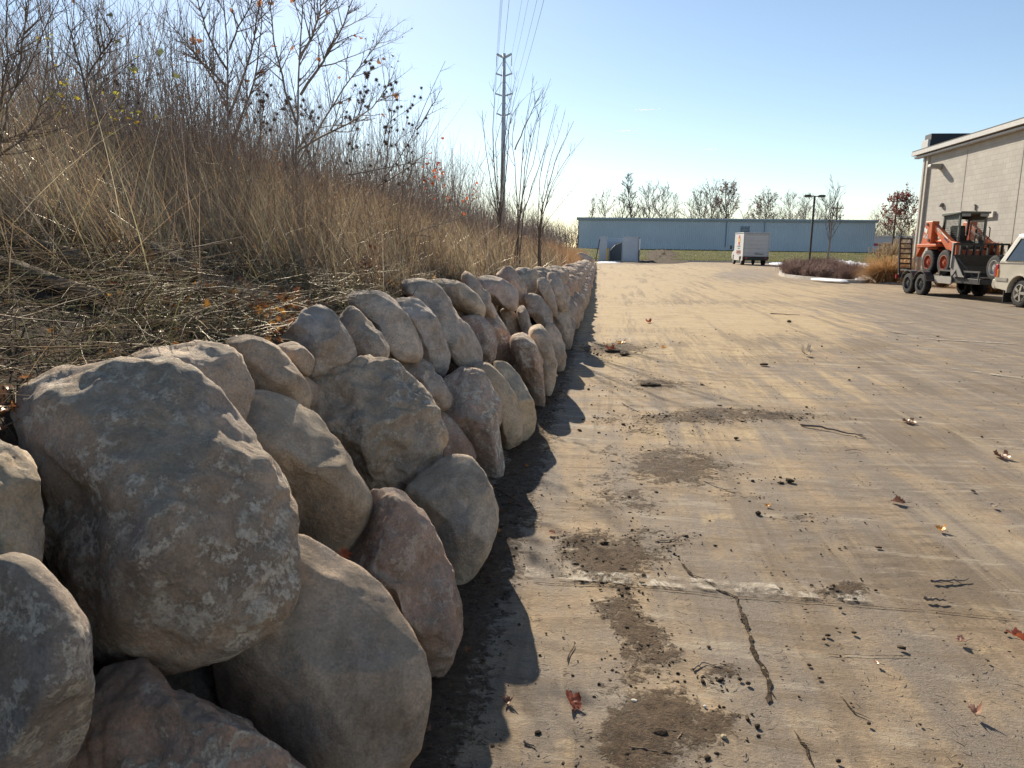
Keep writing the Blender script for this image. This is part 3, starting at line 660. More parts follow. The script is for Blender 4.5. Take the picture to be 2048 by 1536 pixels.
# the receding stretch: courses of boulders built along the wall line, farther than the traced ones
def base_x(y): return np.interp(y, [0, 7, 10.5, 17.5, 30, 62], [-.55, -.54, -.46, -.38, -.42, -.60])
def far_wall():
    protos = [[], []]
    for k in range(7):
        for q, sub in enumerate((4, 3)):
            D_ = (Vector((0, 1, 0)), Vector((0, 0, 1)), Vector((1, 0, 0)))
            ph = rng.uniform(0, 6.28, 3)
            fn = lambda t, ph=ph: 1+.10*np.cos(2*t+ph[0])+.06*np.cos(3*t+ph[1])+.04*np.cos(5*t+ph[2])
            protos[q].append(rock_mesh('boulder', D_, fn, 1.0, 500+k, sub, .7, 1.6))
    def put(x, y, z, ry, rz, rx, label, grp, near):
        me = random.choice(protos[0 if near else 1]); o = link('boulder', me, loc=(x, y, z))
        o.scale = (rx, ry, rz); o.rotation_euler = (random.uniform(-.35, .35), random.uniform(-.15, .35), random.uniform(-.3, .3)); tag(o, label, 'boulder', grp); o.color = (*random.choice(COLS), random.uniform(.1, .7))
    def zone(y):
        if y < 16: return 'just past the large ones', 'start'
        if y < 28: return 'halfway along the wall', 'halfway'
        return 'at the low far end', 'far end'
    y = 10.7
    while y < 61:
        zt = float(ztop(y)); bx = float(base_x(y)); s = .24+.05*random.random(); s *= 1 if y < 30 else 1.15
        zn, g = zone(y)
        put(bx-.22+random.uniform(-.03, .04), y, zt*.20, s*1.15, zt*.27, .26, 'brown boulder in the bottom course '+zn, 'bottom course boulders, '+g, y < 22)
        put(bx-.42+random.uniform(-.05, .05), y+s*.8, zt*.53, s*1.1, zt*.26, .27, 'brown boulder in the middle course '+zn, 'middle course boulders, '+g, y < 22)
        if y > 10: put(bx-.58+random.uniform(-.05, .05), y+s*.2, zt*.76, s*1.1, zt*.21*random.uniform(.8, 1.2), .28, 'brown boulder in the top course '+zn, 'top course boulders, '+g, y < 22)
        y += s*1.75
far_wall()
# small chinking stones behind the gaps near the camera
for px, py, rr_, lab in ((745, 1002, .05, 'small wedge stone under the broad blue-grey rough boulder'), (600, 1080, .08, 'dark chinking stone above the big smooth round boulder'), (1010, 700, .06, 'small filler stone between the rusty boulders')):
    traced([(px-rr_*500, py), (px, py-rr_*400), (px+rr_*500, py), (px+rr_*200, py+rr_*400), (px-rr_*300, py+rr_*350)], lab, .4, 3, .12)
for k in range(34):                           # fist-sized wedges in the joints of the near stretch
    yy = 1.9+7*random.random(); zz = random.choice((.34, .40, .70, .78)) + random.uniform(-.05, .05); r_ = random.uniform(.05, .09)
    fn = lambda t, p_=random.uniform(0, 6.28): 1+.15*np.cos(2*t+p_)+.08*np.cos(3*t)
    me = rock_mesh('wedge_stone', (Vector((0, 1, 0)), Vector((0, 0, 1)), Vector((1, 0, 0))), lambda t: r_*fn(t), r_, 900+k, 3, .6, r_*2)
    o = link('wedge_stone', me, loc=(-(.95+.36*zz), yy, zz)); o.color = (*random.choice(COLS), .2); tag(o, 'fist sized wedge stone jammed in a joint between the near boulders', 'stone', 'wedge stones in the joints of the near wall')
traced([(1150, 512), (1162, 504), (1180, 512), (1192, 522), (1180, 526), (1160, 520)], 'pale grey boulder lying at the far tip of the wall', .3, 3, 0, D=50)
# ------------------------------------------------------------------ grass, leaves and straw on the hillside
def blades(n, xs, ys, hmin, hmax, wmin, wmax, lean, leandir, name, mat, label, k=5, z=None, spread=.35, droop=.5):
    z = bank_z(xs, ys) if z is None else z
    L = rng.uniform(hmin, hmax, n); az = leandir+rng.normal(0, spread*2.2, n); ln = np.abs(rng.normal(lean, spread*.6, n))
    t = np.linspace(0, 1, k)[None]
    bend = ln[:, None]+droop*t*rng.uniform(.3, 1.4, n)[:, None]
    ds = L[:, None]/(k-1)
    hx = np.cumsum(np.sin(bend)*ds, 1); hz = np.cumsum(np.cos(bend)*ds, 1)
    hx = hx-hx[:, :1]; hz = hz-hz[:, :1]
    P = np.stack([xs[:, None]+hx*np.cos(az)[:, None], ys[:, None]+hx*np.sin(az)[:, None], z[:, None]-.02+hz], -1)
    wa = rng.uniform(0, np.pi, n); wv = np.stack([np.cos(wa), np.sin(wa), 0*wa], 1)
    wd = rng.uniform(wmin, wmax, n)[:, None]*np.interp(np.linspace(0, 1, k), [0, .3, 1], [.8, 1, .12])[None]
    V = np.stack([P-wv[:, None]*wd[..., None]*.5, P+wv[:, None]*wd[..., None]*.5], 2)
    idx = np.arange(n*k*2).reshape(n, k, 2)
    F = np.stack([idx[:, :-1, 0], idx[:, :-1, 1], idx[:, 1:, 1], idx[:, 1:, 0]], -1).reshape(-1, 4)
    me = mesh_np(name, V.reshape(-1, 3), F, mat, True)
    return tag(link(name, me), label, 'grass', kind='stuff')
def bank_pts(n, y0, y1, s0, s1, pw=1.0, clump=1.2):
    ys = y0+(y1-y0)*rng.random(n)**pw; xs = -(s0+(s1-s0)*rng.random(n))
    c = np.array([mnoise.noise(Vector((x*1.1, y*1.1, 3.3)))+.5*mnoise.noise(Vector((x*3, y*3, 1))) for x, y in zip(xs, ys)])
    k = rng.random(n) < np.clip(.55+clump*c, .06, 1)
    return xs[k], ys[k]
PI = math.pi
x, y = bank_pts(110000, 1.2, 9, 1.4, 7.5, 1.0, .9); m_ = (rng.random(len(x)) < np.clip((-x-1.35-.2*np.sin(y*2)-np.interp(y, [0, 2.4, 4.2], [1.2, .75, 0]))/.8, 0, 1))
x, y = x[m_], y[m_]; blades(len(x), x, y, .35, .85, .0022, .0048, .45, PI-.1, 'tall_dry_grass', STRAW, 'tall straw coloured dry grass leaning left on the near hillside', 6, spread=.5)
x, y = bank_pts(80000, 8, 26, 1.35, 9.5, 1.2, 1.1); blades(len(x), x, y, .35, .95, .004, .009, .32, PI-.2, 'distant_dry_grass', STRAW, 'dry straw grass farther along the hillside', 4, spread=.5)
x, y = bank_pts(36000, 25, 75, 1.2, 13, 1.1, .9); blades(len(x), x, y, .45, 1.2, .010, .024, .25, PI-.2, 'far_dry_grass', blade_mat('rusty_grass', [(0, (.34, .20, .10)), (.5, (.44, .27, .14)), (1, (.26, .15, .09))], .45, .04), 'rusty dry grass at the far end of the hillside', 4)
x, y = bank_pts(20000, 1.6, 22, 1.4, 3.0, 1.1, 1.6); blades(len(x), x, y, .08, .34, .0018, .004, .7, PI/2, 'short_bank_grass', STRAWD, 'short sparse grass on the bare bank just above the wall', 5, spread=.7)
# matted cut straw lying on the bank by the first boulders
def matted(n, y0, y1, s0, s1, lmin, lmax, wmin, wmax, hz, name, label, mat):
    xs, ys = bank_pts(n, y0, y1, s0, s1, 1.0, 1.2); n = len(xs); L = rng.uniform(lmin, lmax, n)
    az = rng.normal(PI*.62, .75, n)+PI*(rng.random(n) < .5); el = rng.normal(.04, .18, n)
    D = np.stack([np.cos(az)*np.cos(el), np.sin(az)*np.cos(el), np.sin(el)], 1)
    A = np.stack([xs, ys, bank_z(xs, ys)+rng.random(n)**1.5*hz], 1); P = []
    for q in (0, .33, .66, 1): p = A+D*(L*q)[:, None]; p[:, 2] += .5*L*q*(1-q)*rng.uniform(-.2, .5, n); P.append(p)
    P = np.stack(P, 1); fl = bank_z(P[..., 0], P[..., 1]); P[..., 2] = np.maximum(P[..., 2], fl+.004)
    ok = P[..., 0].max(1) < -1.22
    P = P[ok]; n = len(P)
    V, F = tubes_np(P, rng.uniform(wmin, wmax, n)[:, None]*np.array([[.9, 1, .9, .4]]), 3)
    return tag(link(name, mesh_np(name, V, F, mat)), label, 'straw', kind='stuff')
matted(12000, 1.3, 4.6, 1.3, 2.9, .08, .40, .0007, .0018, .09, 'matted_straw', 'matted pale cut straw lying on the bank by the nearest boulders', STRAWD)
matted(3800, 4, 14, 1.35, 2.6, .10, .5, .001, .0028, .08, 'matted_straw', 'thin dead stalks lying on the bank farther along the wall', STRAWD)

matted(300, 1.3, 5.5, 1.35, 3.0, .2, .6, .0016, .0034, .08, 'dead_stalks', 'thicker dead stalks tangled over the near bank', stalk_mat('dead_stalk', (.20, .145, .09), (.40, .31, .21)))
x, y = bank_pts(5200, 1.4, 5, 1.35, 2.7, 1.0, 2.4); blades(len(x), x, y, .05, .20, .0018, .0036, .8, PI/2, 'green_tufts', blade_mat('green_blade', [(0, (.16, .19, .05)), (.6, (.26, .26, .09)), (1, (.42, .36, .18))], .4, .05), 'green and straw grass tufts among the matted straw', 5, spread=.8)
def leaf_card(n, pos, size, mat, name, maple=True):
    """small curled lobed leaves, each one a fan of faces"""
    if maple: ang = np.array([-90, -40, -25, 5, 25, 50, 68, 90, 112, 130, 155, 175, 205, 220])*PI/180; rad = np.array([.35, .9, .5, 1.0, .55, .95, .6, 1.1, .6, .95, .55, 1, .5, .9])
    else: ang = np.arange(8)*PI/4; rad = np.array([.5, .62, .8, .62, .5, .62, .8, .62])
    m = len(ang); U = np.stack([np.cos(ang)*rad, np.sin(ang)*rad], 1); U = np.concatenate([[[0, 0]], U])
    s = size[:, None]*.5
    lx, ly = U[None, :, 0]*s, U[None, :, 1]*s
    cu = rng.uniform(-1.2, 1.2, n)[:, None]; cv = rng.uniform(-.8, 1.2, n)[:, None]
    lz = (cu*lx*lx+cv*ly*ly)/s*.8+rng.normal(0, .10, (n, m+1))*s
    L = np.stack([lx, ly, lz], -1)
    q = rng.normal(size=(n, 4)); q[:, :2] *= .35; q /= np.linalg.norm(q, axis=1, keepdims=True)   # mostly yaw
    X, Y_, Z_, W_ = q[:, 0], q[:, 1], q[:, 2], q[:, 3]
    Rm = np.stack([np.stack([1-2*(Y_**2+Z_**2), 2*(X*Y_-Z_*W_), 2*(X*Z_+Y_*W_)], -1), np.stack([2*(X*Y_+Z_*W_), 1-2*(X**2+Z_**2), 2*(Y_*Z_-X*W_)], -1), np.stack([2*(X*Z_-Y_*W_), 2*(Y_*Z_+X*W_), 1-2*(X**2+Y_**2)], -1)], 1)
    V = np.einsum('nij,nkj->nki', Rm, L)+pos[:, None]
    i = np.arange(1, m+1); F1 = np.stack([np.zeros(m, int), i, np.roll(i, -1)], 1)
    F = F1[None]+(np.arange(n)*(m+1))[:, None, None]
    return mesh_np(name, V.reshape(-1, 3), F.reshape(-1, 3), mat)
def litter():
    x, y = bank_pts(3200, 1.3, 16, 1.25, 3.4, 1.3, 1.8); z = bank_z(x, y)+.02+rng.random(len(x))*.05
    extra = []
    for px, py, n, sp in ((560, 660, 170, .13), (600, 640, 110, .10), (500, 650, 60, .12), (20, 860, 60, .10), (250, 520, 50, .2), (620, 560, 60, .2), (380, 480, 40, .2), (440, 610, 30, .15), (100, 400, 40, .2), (560, 730, 25, .06), (740, 575, 30, .2), (790, 585, 20, .15), (630, 650, 20, .06)):
        c = on_bank(px, py); e = rng.normal(0, sp, (n, 2)); e = np.stack([c.x+e[:, 0], c.y+e[:, 1]], 1); e = e[e[:, 0] < -1.2]; extra.append(e)
    e = np.concatenate(extra); x = np.concatenate([x, e[:, 0]]); y = np.concatenate([y, e[:, 1]]); z = np.concatenate([z, bank_z(e[:, 0], e[:, 1])+.02+rng.random(len(e))*.08])
    tag(link('leaf_litter', leaf_card(len(x), np.stack([x, y, z], 1), rng.uniform(.02, .055, len(x)), LEAF, 'leaf_litter')), 'brown and orange fallen leaves scattered over the bank', 'leaf litter', kind='stuff')
    # leaves and bits blown against the foot of the wall
    n = 150; y = 1.6+8*rng.random(n)**1.3; x = rng.normal(-.50, .05, n); z = np.full(n, .015)
    tag(link('foot_litter', leaf_card(n, np.stack([x, y, z], 1), rng.uniform(.010, .032, n), LEAF, 'foot_litter')), 'small dead leaf bits along the foot of the boulder wall', 'leaf litter', kind='stuff')
litter()

# ------------------------------------------------------------------ shrubs and saplings
def resample(P, k):
    P = [Vector(p) for p in P]; d = [0]
    for i in range(1, len(P)): d.append(d[-1]+(P[i]-P[i-1]).length)
    out = []
    for j in range(k):
        s = d[-1]*j/(k-1); i = 1
        while i < len(P)-1 and d[i] < s: i += 1
        u = (s-d[i-1])/max(1e-9, d[i]-d[i-1]); out.append(P[i-1].lerp(P[i], min(1, max(0, u))))
    # soften
    for _ in range(1):
        out = [out[0]]+[(out[i-1]+out[i]*2+out[i+1])/4 for i in range(1, k-1)]+[out[-1]]
    return out
def twigs(tb, P, r0, n, L0, level, upb=.35, spread=.9, tips=None, rg=random):
    k = len(P)
    for _ in range(n):
        u = rg.uniform(.25, .98); f = u*(k-1); i = min(k-2, int(f)); p = P[i].lerp(P[i+1], f-i)
        T = (P[i+1]-P[i]).normalized(); side = Vector((rg.gauss(0, 1), rg.gauss(0, 1), rg.gauss(0, .5))); side = (side-T*side.dot(T)).normalized()
        d = (T*.8+side*spread).normalized(); L = L0*rg.uniform(.4, 1)*(1.15-.6*u); q = [p]
        for s in range(4):
            d = (d+Vector((0, 0, upb*.25))+Vector((rg.gauss(0, .07), rg.gauss(0, .07), rg.gauss(0, .07)))).normalized(); q.append(q[-1]+d*L/4)
        rr = r0*(1-.65*u)*.6
        tb.add(q, [rr, rr*.8, rr*.6, rr*.42, rr*.25])
        if tips is not None: tips.append((q[-1], q[2], d))
        if level > 0: twigs(tb, q, rr, max(1, int(n*.45)), L*.55, level-1, upb, spread, tips, rg)
BURR = None
def burr_mesh():
    global BURR
    if BURR: return BURR
    b = bmesh.new(); bmesh.ops.create_icosphere(b, subdivisions=2, radius=1)
    V = np.array([v.co[:] for v in b.verts]); F = np.array([[v.index for v in f.verts] for f in b.faces]); b.free()
    V = V*.62; n = 46; D = rng.normal(size=(n, 3)); D /= np.linalg.norm(D, axis=1, keepdims=True)
    P = np.stack([D*.5, D*.85, D*1.25], 1); V2, F2 = tubes_np(P, np.repeat([[.09, .06, .01]], n, 0), 3)
    F2 = np.concatenate([F2[:, [0, 1, 2]], F2[:, [0, 2, 3]]])
    V, F = join_np([(V, F), (V2, F2)])
    BURR = mesh_np('burr', V, F, simple('burr_brown', (.13, .085, .06), .9, scale=3), False); return BURR
def plant(name, label, cat, Y, stems, r=.006, ntw=10, L0=.35, level=1, mat=None, leaves=None, burrs=0, group=None, upb=.35, spread=.8, jit=.10, seed=0, bs=.016, k=10, berries=0):
    """stems: pixel polylines at depth Y; the first point of the first stem is the base"""
    rg = random.Random(seed+11); P0 = atY(*stems[0][0], Y)
    bz = float(bank_z(P0.x, P0.y)); root = empty(name, (P0.x, P0.y, min(P0.z, bz)), 0, label, cat, group); base = Vector(root.location)
    tb = Tubes(); tips = []
    b0 = stems[0][0]
    for si, st in enumerate(stems):
        yj = rg.uniform(-jit, jit); pts = [atY(px, py, Y+yj*(i/len(st))) - base for i, (px, py) in enumerate(st)]
        if pts[0].z > .02 and (si == 0 or (name == 'shrub' and len(stems) > 5 and abs(st[0][0]-b0[0])+abs(st[0][1]-b0[1]) < 60 and jit < .1)): pts = [Vector((pts[0].x*.4+rg.gauss(0, .05), pts[0].y*.5+rg.gauss(0, .05), -.03))]+pts if si else [Vector((pts[0].x, pts[0].y, -.03))]+pts
        Q = resample(pts, k); rr = 1.3*r*(1 if si == 0 else .75)*rg.uniform(.8, 1.1)
        tb.add([q+Vector((rg.gauss(0, .006), 0, 0)) for q in Q], [rr*(1-.8*i/(k-1)) for i in range(k)])
        twigs(tb, Q, rr, int(ntw*1.6), L0, level, upb, spread, tips, rg)
    o = link('stem', tb.mesh('stem', mat or STALK, 4), root)
    if leaves:
        lm, n, sz = leaves; n = min(n, len(tips)*3); pos = []
        for _ in range(n):
            a, b, d = rg.choice(tips); pos.append(a.lerp(b, rg.random())+Vector((rg.gauss(0, .01), rg.gauss(0, .01), -.01)))
        me = leaf_card(n, np.array([p[:] for p in pos]), rng.uniform(sz*.6, sz*1.2, n), lm, 'leaves', False); link('leaves', me, root)
    if burrs:
        for _ in range(burrs):
            a, b, d = rg.choice(tips); bb = link('burr', burr_mesh(), root, a+Vector((rg.gauss(0, .012), rg.gauss(0, .012), rg.gauss(0, .012)))); bb.scale = (bs*rg.uniform(.75, 1.15),)*3
            bb.rotation_euler = (rg.random()*6, rg.random()*6, 0)
    if berries:
        tb = MB()
        for _ in range(berries):
            a, b, d = rg.choice(tips); p = a.lerp(b, rg.random())
            rr_ = bmesh.ops.create_icosphere(tb.bm, subdivisions=1, radius=rg.uniform(.004, .0065)); bmesh.ops.translate(tb.bm, vec=p, verts=rr_['verts'])
        o_ = tb.build('berries', simple('dark_berry', (.05, .045, .06), .5), root); o_['kind'] = 'stuff'
    return root
plant('sapling', 'tall straight pale sapling at the upper left centre with forked top and tan leaves', 'sapling', 6.6, [[(605, 600), (596, 470), (590, 330), (594, 200), (602, 90), (614, -80)], [(593, 330), (640, 250), (690, 170), (745, 100), (775, 58)], [(594, 250), (560, 150), (545, 60), (530, -60)], [(598, 190), (650, 120), (690, 40), (720, -40)], [(596, 300), (650, 270), (720, 235), (770, 190), (790, 140)], [(600, 120), (630, 60), (650, -30)]], .013, 14, .55, 1, STALKG, (TANLEAF, 34, .07), berries=60, seed=1)
plant('sapling', 'bushy sapling with curled orange brown leaves left of the tall straight one', 'sapling', 7.4, [[(470, 520), (458, 420), (455, 300), (454, 180), (458, 90), (440, -60)], [(455, 240), (490, 150), (515, 60), (525, -60)], [(454, 140), (415, 70), (398, 20), (385, -60)], [(457, 100), (480, 50), (505, 0), (515, -40)], [(462, 290), (510, 160), (520, 80), (530, -20)], [(455, 210), (410, 130), (360, 70), (320, 30)], [(450, 170), (400, 120), (375, 90)]], .014, 13, .55, 1, STALK, (TANLEAF, 26, .085), berries=50, seed=2)
plant('sapling', 'slender bare sapling with two whips, right of the bushy grass crest', 'sapling', 7.2, [[(405, 480), (392, 330), (378, 190), (372, 80), (345, -60)], [(388, 280), (345, 150), (340, 40)], [(346, 270), (345, 180), (340, 60)], [(398, 400), (420, 200), (415, 60), (420, -20)]], .009, 8, .40, 1, seed=3)
plant('sapling', 'single upright bare sapling near the left side, standing in tall grass', 'sapling', 4.6, [[(182, 440), (178, 320), (175, 170), (171, 60), (170, -60)], [(178, 240), (205, 110), (180, 0)], [(176, 200), (140, 60), (120, -30)], [(175, 150), (230, 70), (190, 10)]], .008, 9, .38, 1, seed=4)
plant('shrub', 'dark arching shrub cut off by the left edge of the photo', 'shrub', 3.1, [[(-60, 380), (-40, 330), (30, 295), (75, 245), (93, 160), (96, 95)], [(-30, 300), (40, 268), (104, 245)], [(-20, 330), (2, 210), (12, 80), (25, -60)], [(0, 280), (14, 200), (55, 140), (100, 40), (130, -40)], [(-10, 250), (30, 100), (60, 0)], [(30, 160), (55, 40), (60, -40)]], .0075, 9, .30, 1, seed=5)
plant('shrub', 'branching shrub with a few yellow leaves at the left', 'shrub', 5.2, [[(178, 340), (190, 285), (215, 215), (245, 165), (270, 143)], [(185, 300), (170, 240), (120, 190), (110, 140)], [(195, 270), (235, 240), (262, 232)], [(180, 320), (150, 250), (120, 150), (90, 90)]], .006, 9, .30, 1, STALKG, (YELLEAF, 60, .045), seed=6)
plant('shrub', 'thin shrub holding a few dark hanging leaves against the sky, upper left', 'shrub', 4.9, [[(190, 330), (200, 170), (212, 100), (222, 55), (228, 20)], [(205, 140), (240, 50), (215, 10)], [(200, 180), (290, 100), (330, 160)]], .004, 6, .25, 1, STALK, (GRNLEAF, 12, .07), seed=7)
for i, (bx, by, tx, ty, Y, lab) in enumerate(((640, 430, 610, 150, 7.6, 'burdock plant with round burrs behind the tall straight sapling'), (690, 430, 735, 120, 8.0, 'burdock plant full of brown burrs right of the tall straight sapling'), (760, 430, 795, 130, 8.4, 'burdock plant with burrs, topmost heads against open sky'), (800, 450, 815, 215, 9.0, 'low burdock plant with a few burrs beside the bent whip'), (240, 290, 262, 140, 6.5, 'small burdock plant with burrs over the left grass crest'), (520, 430, 520, 120, 8.0, 'burdock plant with burrs between the two leafy saplings'))):
    st = [[(bx, by), (bx+(tx-bx)*.5, (by+ty)/2), (tx, ty)]]
    for j in range(3): st.append([(bx+(tx-bx)*.3, by+(ty-by)*(.3+.12*j)), (bx+(tx-bx)*.6+random.uniform(-30, 30), by+(ty-by)*(.5+.1*j)), (tx+random.uniform(-70, 60), ty+random.uniform(10, 70))])
    plant('burdock', lab, 'burdock', Y, st, .006, 10, .26, 1, STALK, None, (26, 44, 34, 16, 16, 30)[i], seed=20+i, bs=.021, upb=.5)
plant('shrub', 'long bent bare whip curving up to the right against the sky', 'shrub', 9.0, [[(640, 500), (700, 440), (760, 370), (820, 290), (845, 230), (858, 180), (892, 122)], [(835, 260), (855, 225), (884, 176)], [(760, 370), (810, 340), (860, 300)], [(720, 420), (760, 300), (780, 250)]], .009, 6, .35, 1, seed=30)
plant('bramble', 'bramble with bright red leaves in front of the thicket', 'bramble', 8.6, [[(880, 480), (870, 400), (868, 330), (875, 275)], [(875, 440), (895, 380), (880, 330)], [(870, 430), (850, 380), (860, 320)], [(880, 460), (920, 410), (960, 380)]], .004, 14, .25, 1, STALKG, (REDLEAF, 80, .05), seed=31)
plant('bramble', 'orange leaved bramble seedling by the pointed grey boulder', 'bramble', 4.9, [[(740, 580), (738, 540), (745, 500)], [(740, 570), (728, 540), (735, 515)]], .003, 12, .12, 1, STALKG, (LEAF, 60, .035), seed=32)
for i, (Y, lab, st) in enumerate(((12.5, 'dark multi-stemmed shrub in front of the steel pole, left cluster', [[(1000, 450), (992, 380), (985, 260), (990, 200), (986, 170)], [(995, 430), (975, 330), (966, 250), (965, 220)], [(1000, 420), (1005, 300), (1020, 200), (1034, 142)], [(1002, 420), (1010, 280), (1040, 190), (1084, 175)], [(998, 400), (990, 280), (1010, 220), (1033, 172)], [(1000, 440), (1015, 330), (1018, 260), (1033, 175)]]),
        (13.0, 'dark multi-stemmed shrub right of the steel pole, tallest cluster', [[(1035, 450), (1042, 350), (1050, 250), (1062, 190), (1068, 152)], [(1040, 430), (1060, 300), (1080, 220), (1101, 157)], [(1042, 420), (1055, 290), (1070, 240), (1093, 200)], [(1036, 440), (1030, 320), (1022, 280), (1033, 220)], [(1040, 400), (1070, 320), (1087, 180)], [(1045, 430), (1090, 300), (1112, 208)], [(1030, 300), (1060, 230), (1087, 175)]]),
        (13.8, 'dark multi-stemmed shrub fanning right toward open sky', [[(1078, 455), (1090, 390), (1110, 320), (1148, 242)], [(1080, 440), (1110, 350), (1140, 310), (1168, 275)], [(1082, 440), (1105, 370), (1130, 330), (1150, 300)], [(1080, 440), (1095, 330), (1115, 280), (1130, 225)], [(1085, 450), (1120, 410), (1162, 358)], [(1076, 440), (1080, 340), (1105, 260), (1114, 212)], [(1080, 440), (1100, 390), (1126, 355)]]))):
    plant('shrub', lab, 'shrub', Y, st, .012, 5, .55, 1, STALK, seed=40+i, upb=.5, spread=.5, k=14, jit=.09)
# bare brush standing in the crest of the grass, one object each
brush = []
def brush_proto(seed):
    rg = random.Random(seed); root = empty('brush', (0, 0, 0)); tb = Tubes(); H = 1.9
    for s in range(rg.randint(4, 7)):
        d = Vector((rg.gauss(0, .22), rg.gauss(0, .22), 1)).normalized(); p = Vector((rg.gauss(0, .06), rg.gauss(0, .06), -.05)); Q = [p]; L = H*rg.uniform(.55, 1.05)
        for j in range(7): d = (d+Vector((rg.gauss(0, .07), rg.gauss(0, .07), .04))).normalized(); Q.append(Q[-1]+d*L/7)
        tb.add(Q, [.007*(1-.85*i/7) for i in range(8)]); twigs(tb, Q, .006, 9, .45, 1, .45, .7, None, rg)
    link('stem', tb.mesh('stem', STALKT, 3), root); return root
protos = [brush_proto(60+i) for i in range(6)]
nb = 0
for i in range(96):
    yy = 7+32*random.random()**1.5; ss = random.uniform(3.0, 5.0)+yy*.10+random.random()*2
    if i < 6: ss = random.uniform(4.2, 5.5); yy = random.uniform(6, 10)
    o = protos[i] if i < 6 else copy_tree(protos[i % 6]); o.location = (-ss, yy, float(bank_z(-ss, yy))); o.rotation_euler = (0, 0, random.uniform(0, 6.28)); sc_ = random.uniform(.6, 1.35); o.scale = (sc_,)*3
    tag(o, 'bare many stemmed brush bush standing in the dry grass of the hillside', 'brush', 'bare brush bushes on the hillside')
# thicket: thousands of thin stems
def thicket():
    n = 25000; y = 6.0+64*rng.random(n)**1.45; s = 3.2+rng.random(n)*(4+.22*y)
    c = np.array([mnoise.noise(Vector((a*.35, b*.35, 7))) for a, b in zip(s, y)]); keep = rng.random(n) < np.clip(.75+1.2*c, .12, 1)
    y, s = y[keep], s[keep]; n = len(y); x = -s; z = bank_z(x, y); L = rng.uniform(.7, 1.0, n)*rng.choice([1, 1.3, 1.9, 2.6], n)*np.interp(y, [6, 11, 16], [.75, .95, 1.15]); L = np.where((y < 11) & (rng.random(n) < .45), L*.4, L)
    k = 5; P = [np.stack([x, y, z], 1)]; d = np.stack([rng.normal(-.03, .14, n), rng.normal(0, .14, n), np.ones(n)], 1)
    for j in range(k-1): d = d+rng.normal(0, .07, (n, 3)); d /= np.linalg.norm(d, axis=1, keepdims=True); P.append(P[-1]+d*(L/(k-1))[:, None])
    P = np.stack(P, 1); r0 = rng.uniform(.003, .007, n)*np.clip(.7+y*.03, 1, 2.4)
    parts = [tubes_np(P, r0[:, None]*np.array([[1, .85, .7, .5, .25]]), 3)]
    for rep in range(4):
        i = rng.integers(1, 4, n); A = P[np.arange(n), i]; az = rng.uniform(0, 6.28, n); D = np.stack([np.cos(az)*.7, np.sin(az)*.7, rng.uniform(.4, 1.2, n)], 1); l2 = L*rng.uniform(.1, .32, n)
        parts.append(tubes_np(np.stack([A, A+D*(l2*.5)[:, None], A+D*l2[:, None]+[0, 0, .03]], 1), r0[:, None]*np.array([[.5, .35, .15]]), 3))
    V, F = join_np(parts)
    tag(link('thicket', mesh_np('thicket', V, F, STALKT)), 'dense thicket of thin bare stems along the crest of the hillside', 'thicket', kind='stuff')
    # dried seed heads / leaves left on the thicket
    m = 5200; j = rng.integers(0, n, m); pos = P[j, rng.integers(2, 5, m)]+rng.normal(0, .05, (m, 3))
    tag(link('thicket_leaves', leaf_card(m, pos, rng.uniform(.02, .05, m)*np.clip(.6+pos[:, 1]*.04, 1, 2), LEAF, 'thicket_leaves', False)), 'withered leaves left hanging in the thicket', 'leaves', kind='stuff')
thicket()

def weeds():
    n = 6500; x, y = bank_pts(n, 4.6, 30, 1.45, 5.5, 1.3, 2.0); n = len(x); z = bank_z(x, y); L = rng.uniform(.35, 1.05, n)*np.clip(.5+.5*(-x-1.3), .45, 1); A = np.stack([x, y, z], 1)
    d = np.stack([rng.normal(0, .25, n), rng.normal(0, .25, n), np.ones(n)], 1); d /= np.linalg.norm(d, axis=1, keepdims=True); P = np.stack([A, A+d*(L*.35)[:, None], A+(d+rng.normal(0, .06, (n, 3)))*(L*.7)[:, None], A+(d+rng.normal(0, .12, (n, 3)))*L[:, None]], 1)
    r0 = rng.uniform(.0018, .0035, n)*np.clip(.6+y*.05, .9, 2); parts = [tubes_np(P, r0[:, None]*np.array([[1, .8, .6, .3]]), 3)]; lp = []
    for rep in range(5):
        f = rng.uniform(.35, 1, n); B_ = A+d*(L*f)[:, None]; az = rng.uniform(0, 6.28, n); e = np.stack([np.cos(az), np.sin(az), rng.uniform(.2, 1.3, n)], 1)*(L*rng.uniform(.08, .24, n))[:, None]
        parts.append(tubes_np(np.stack([B_, B_+e*.5, B_+e], 1), r0[:, None]*np.array([[.5, .4, .2]]), 3)); lp.append((B_+e)[rng.random(n) < .42])
    V, F = join_np(parts); tag(link('dry_weeds', mesh_np('dry_weeds', V, F, stalk_mat('weed_stem_haze', (.20, .13, .09), (.40, .28, .19)))), 'brown dead weeds crowding the slope just above the wall', 'weeds', kind='stuff')  # stem browns lightened, haze put into the colour
    lp = np.concatenate(lp); m = len(lp); tag(link('weed_leaves', leaf_card(m, lp, rng.uniform(.010, .030, m)*np.clip(.6+lp[:, 1]*.06, .8, 2), blade_mat('weed_leaf', [(0, (.20, .10, .06)), (.5, (.32, .18, .10)), (.8, (.16, .09, .06)), (1, (.42, .28, .16))], .4, .02), 'weed_leaves', False)), 'withered brown seed heads and leaves of the dead weeds', 'weeds', kind='stuff')
weeds()
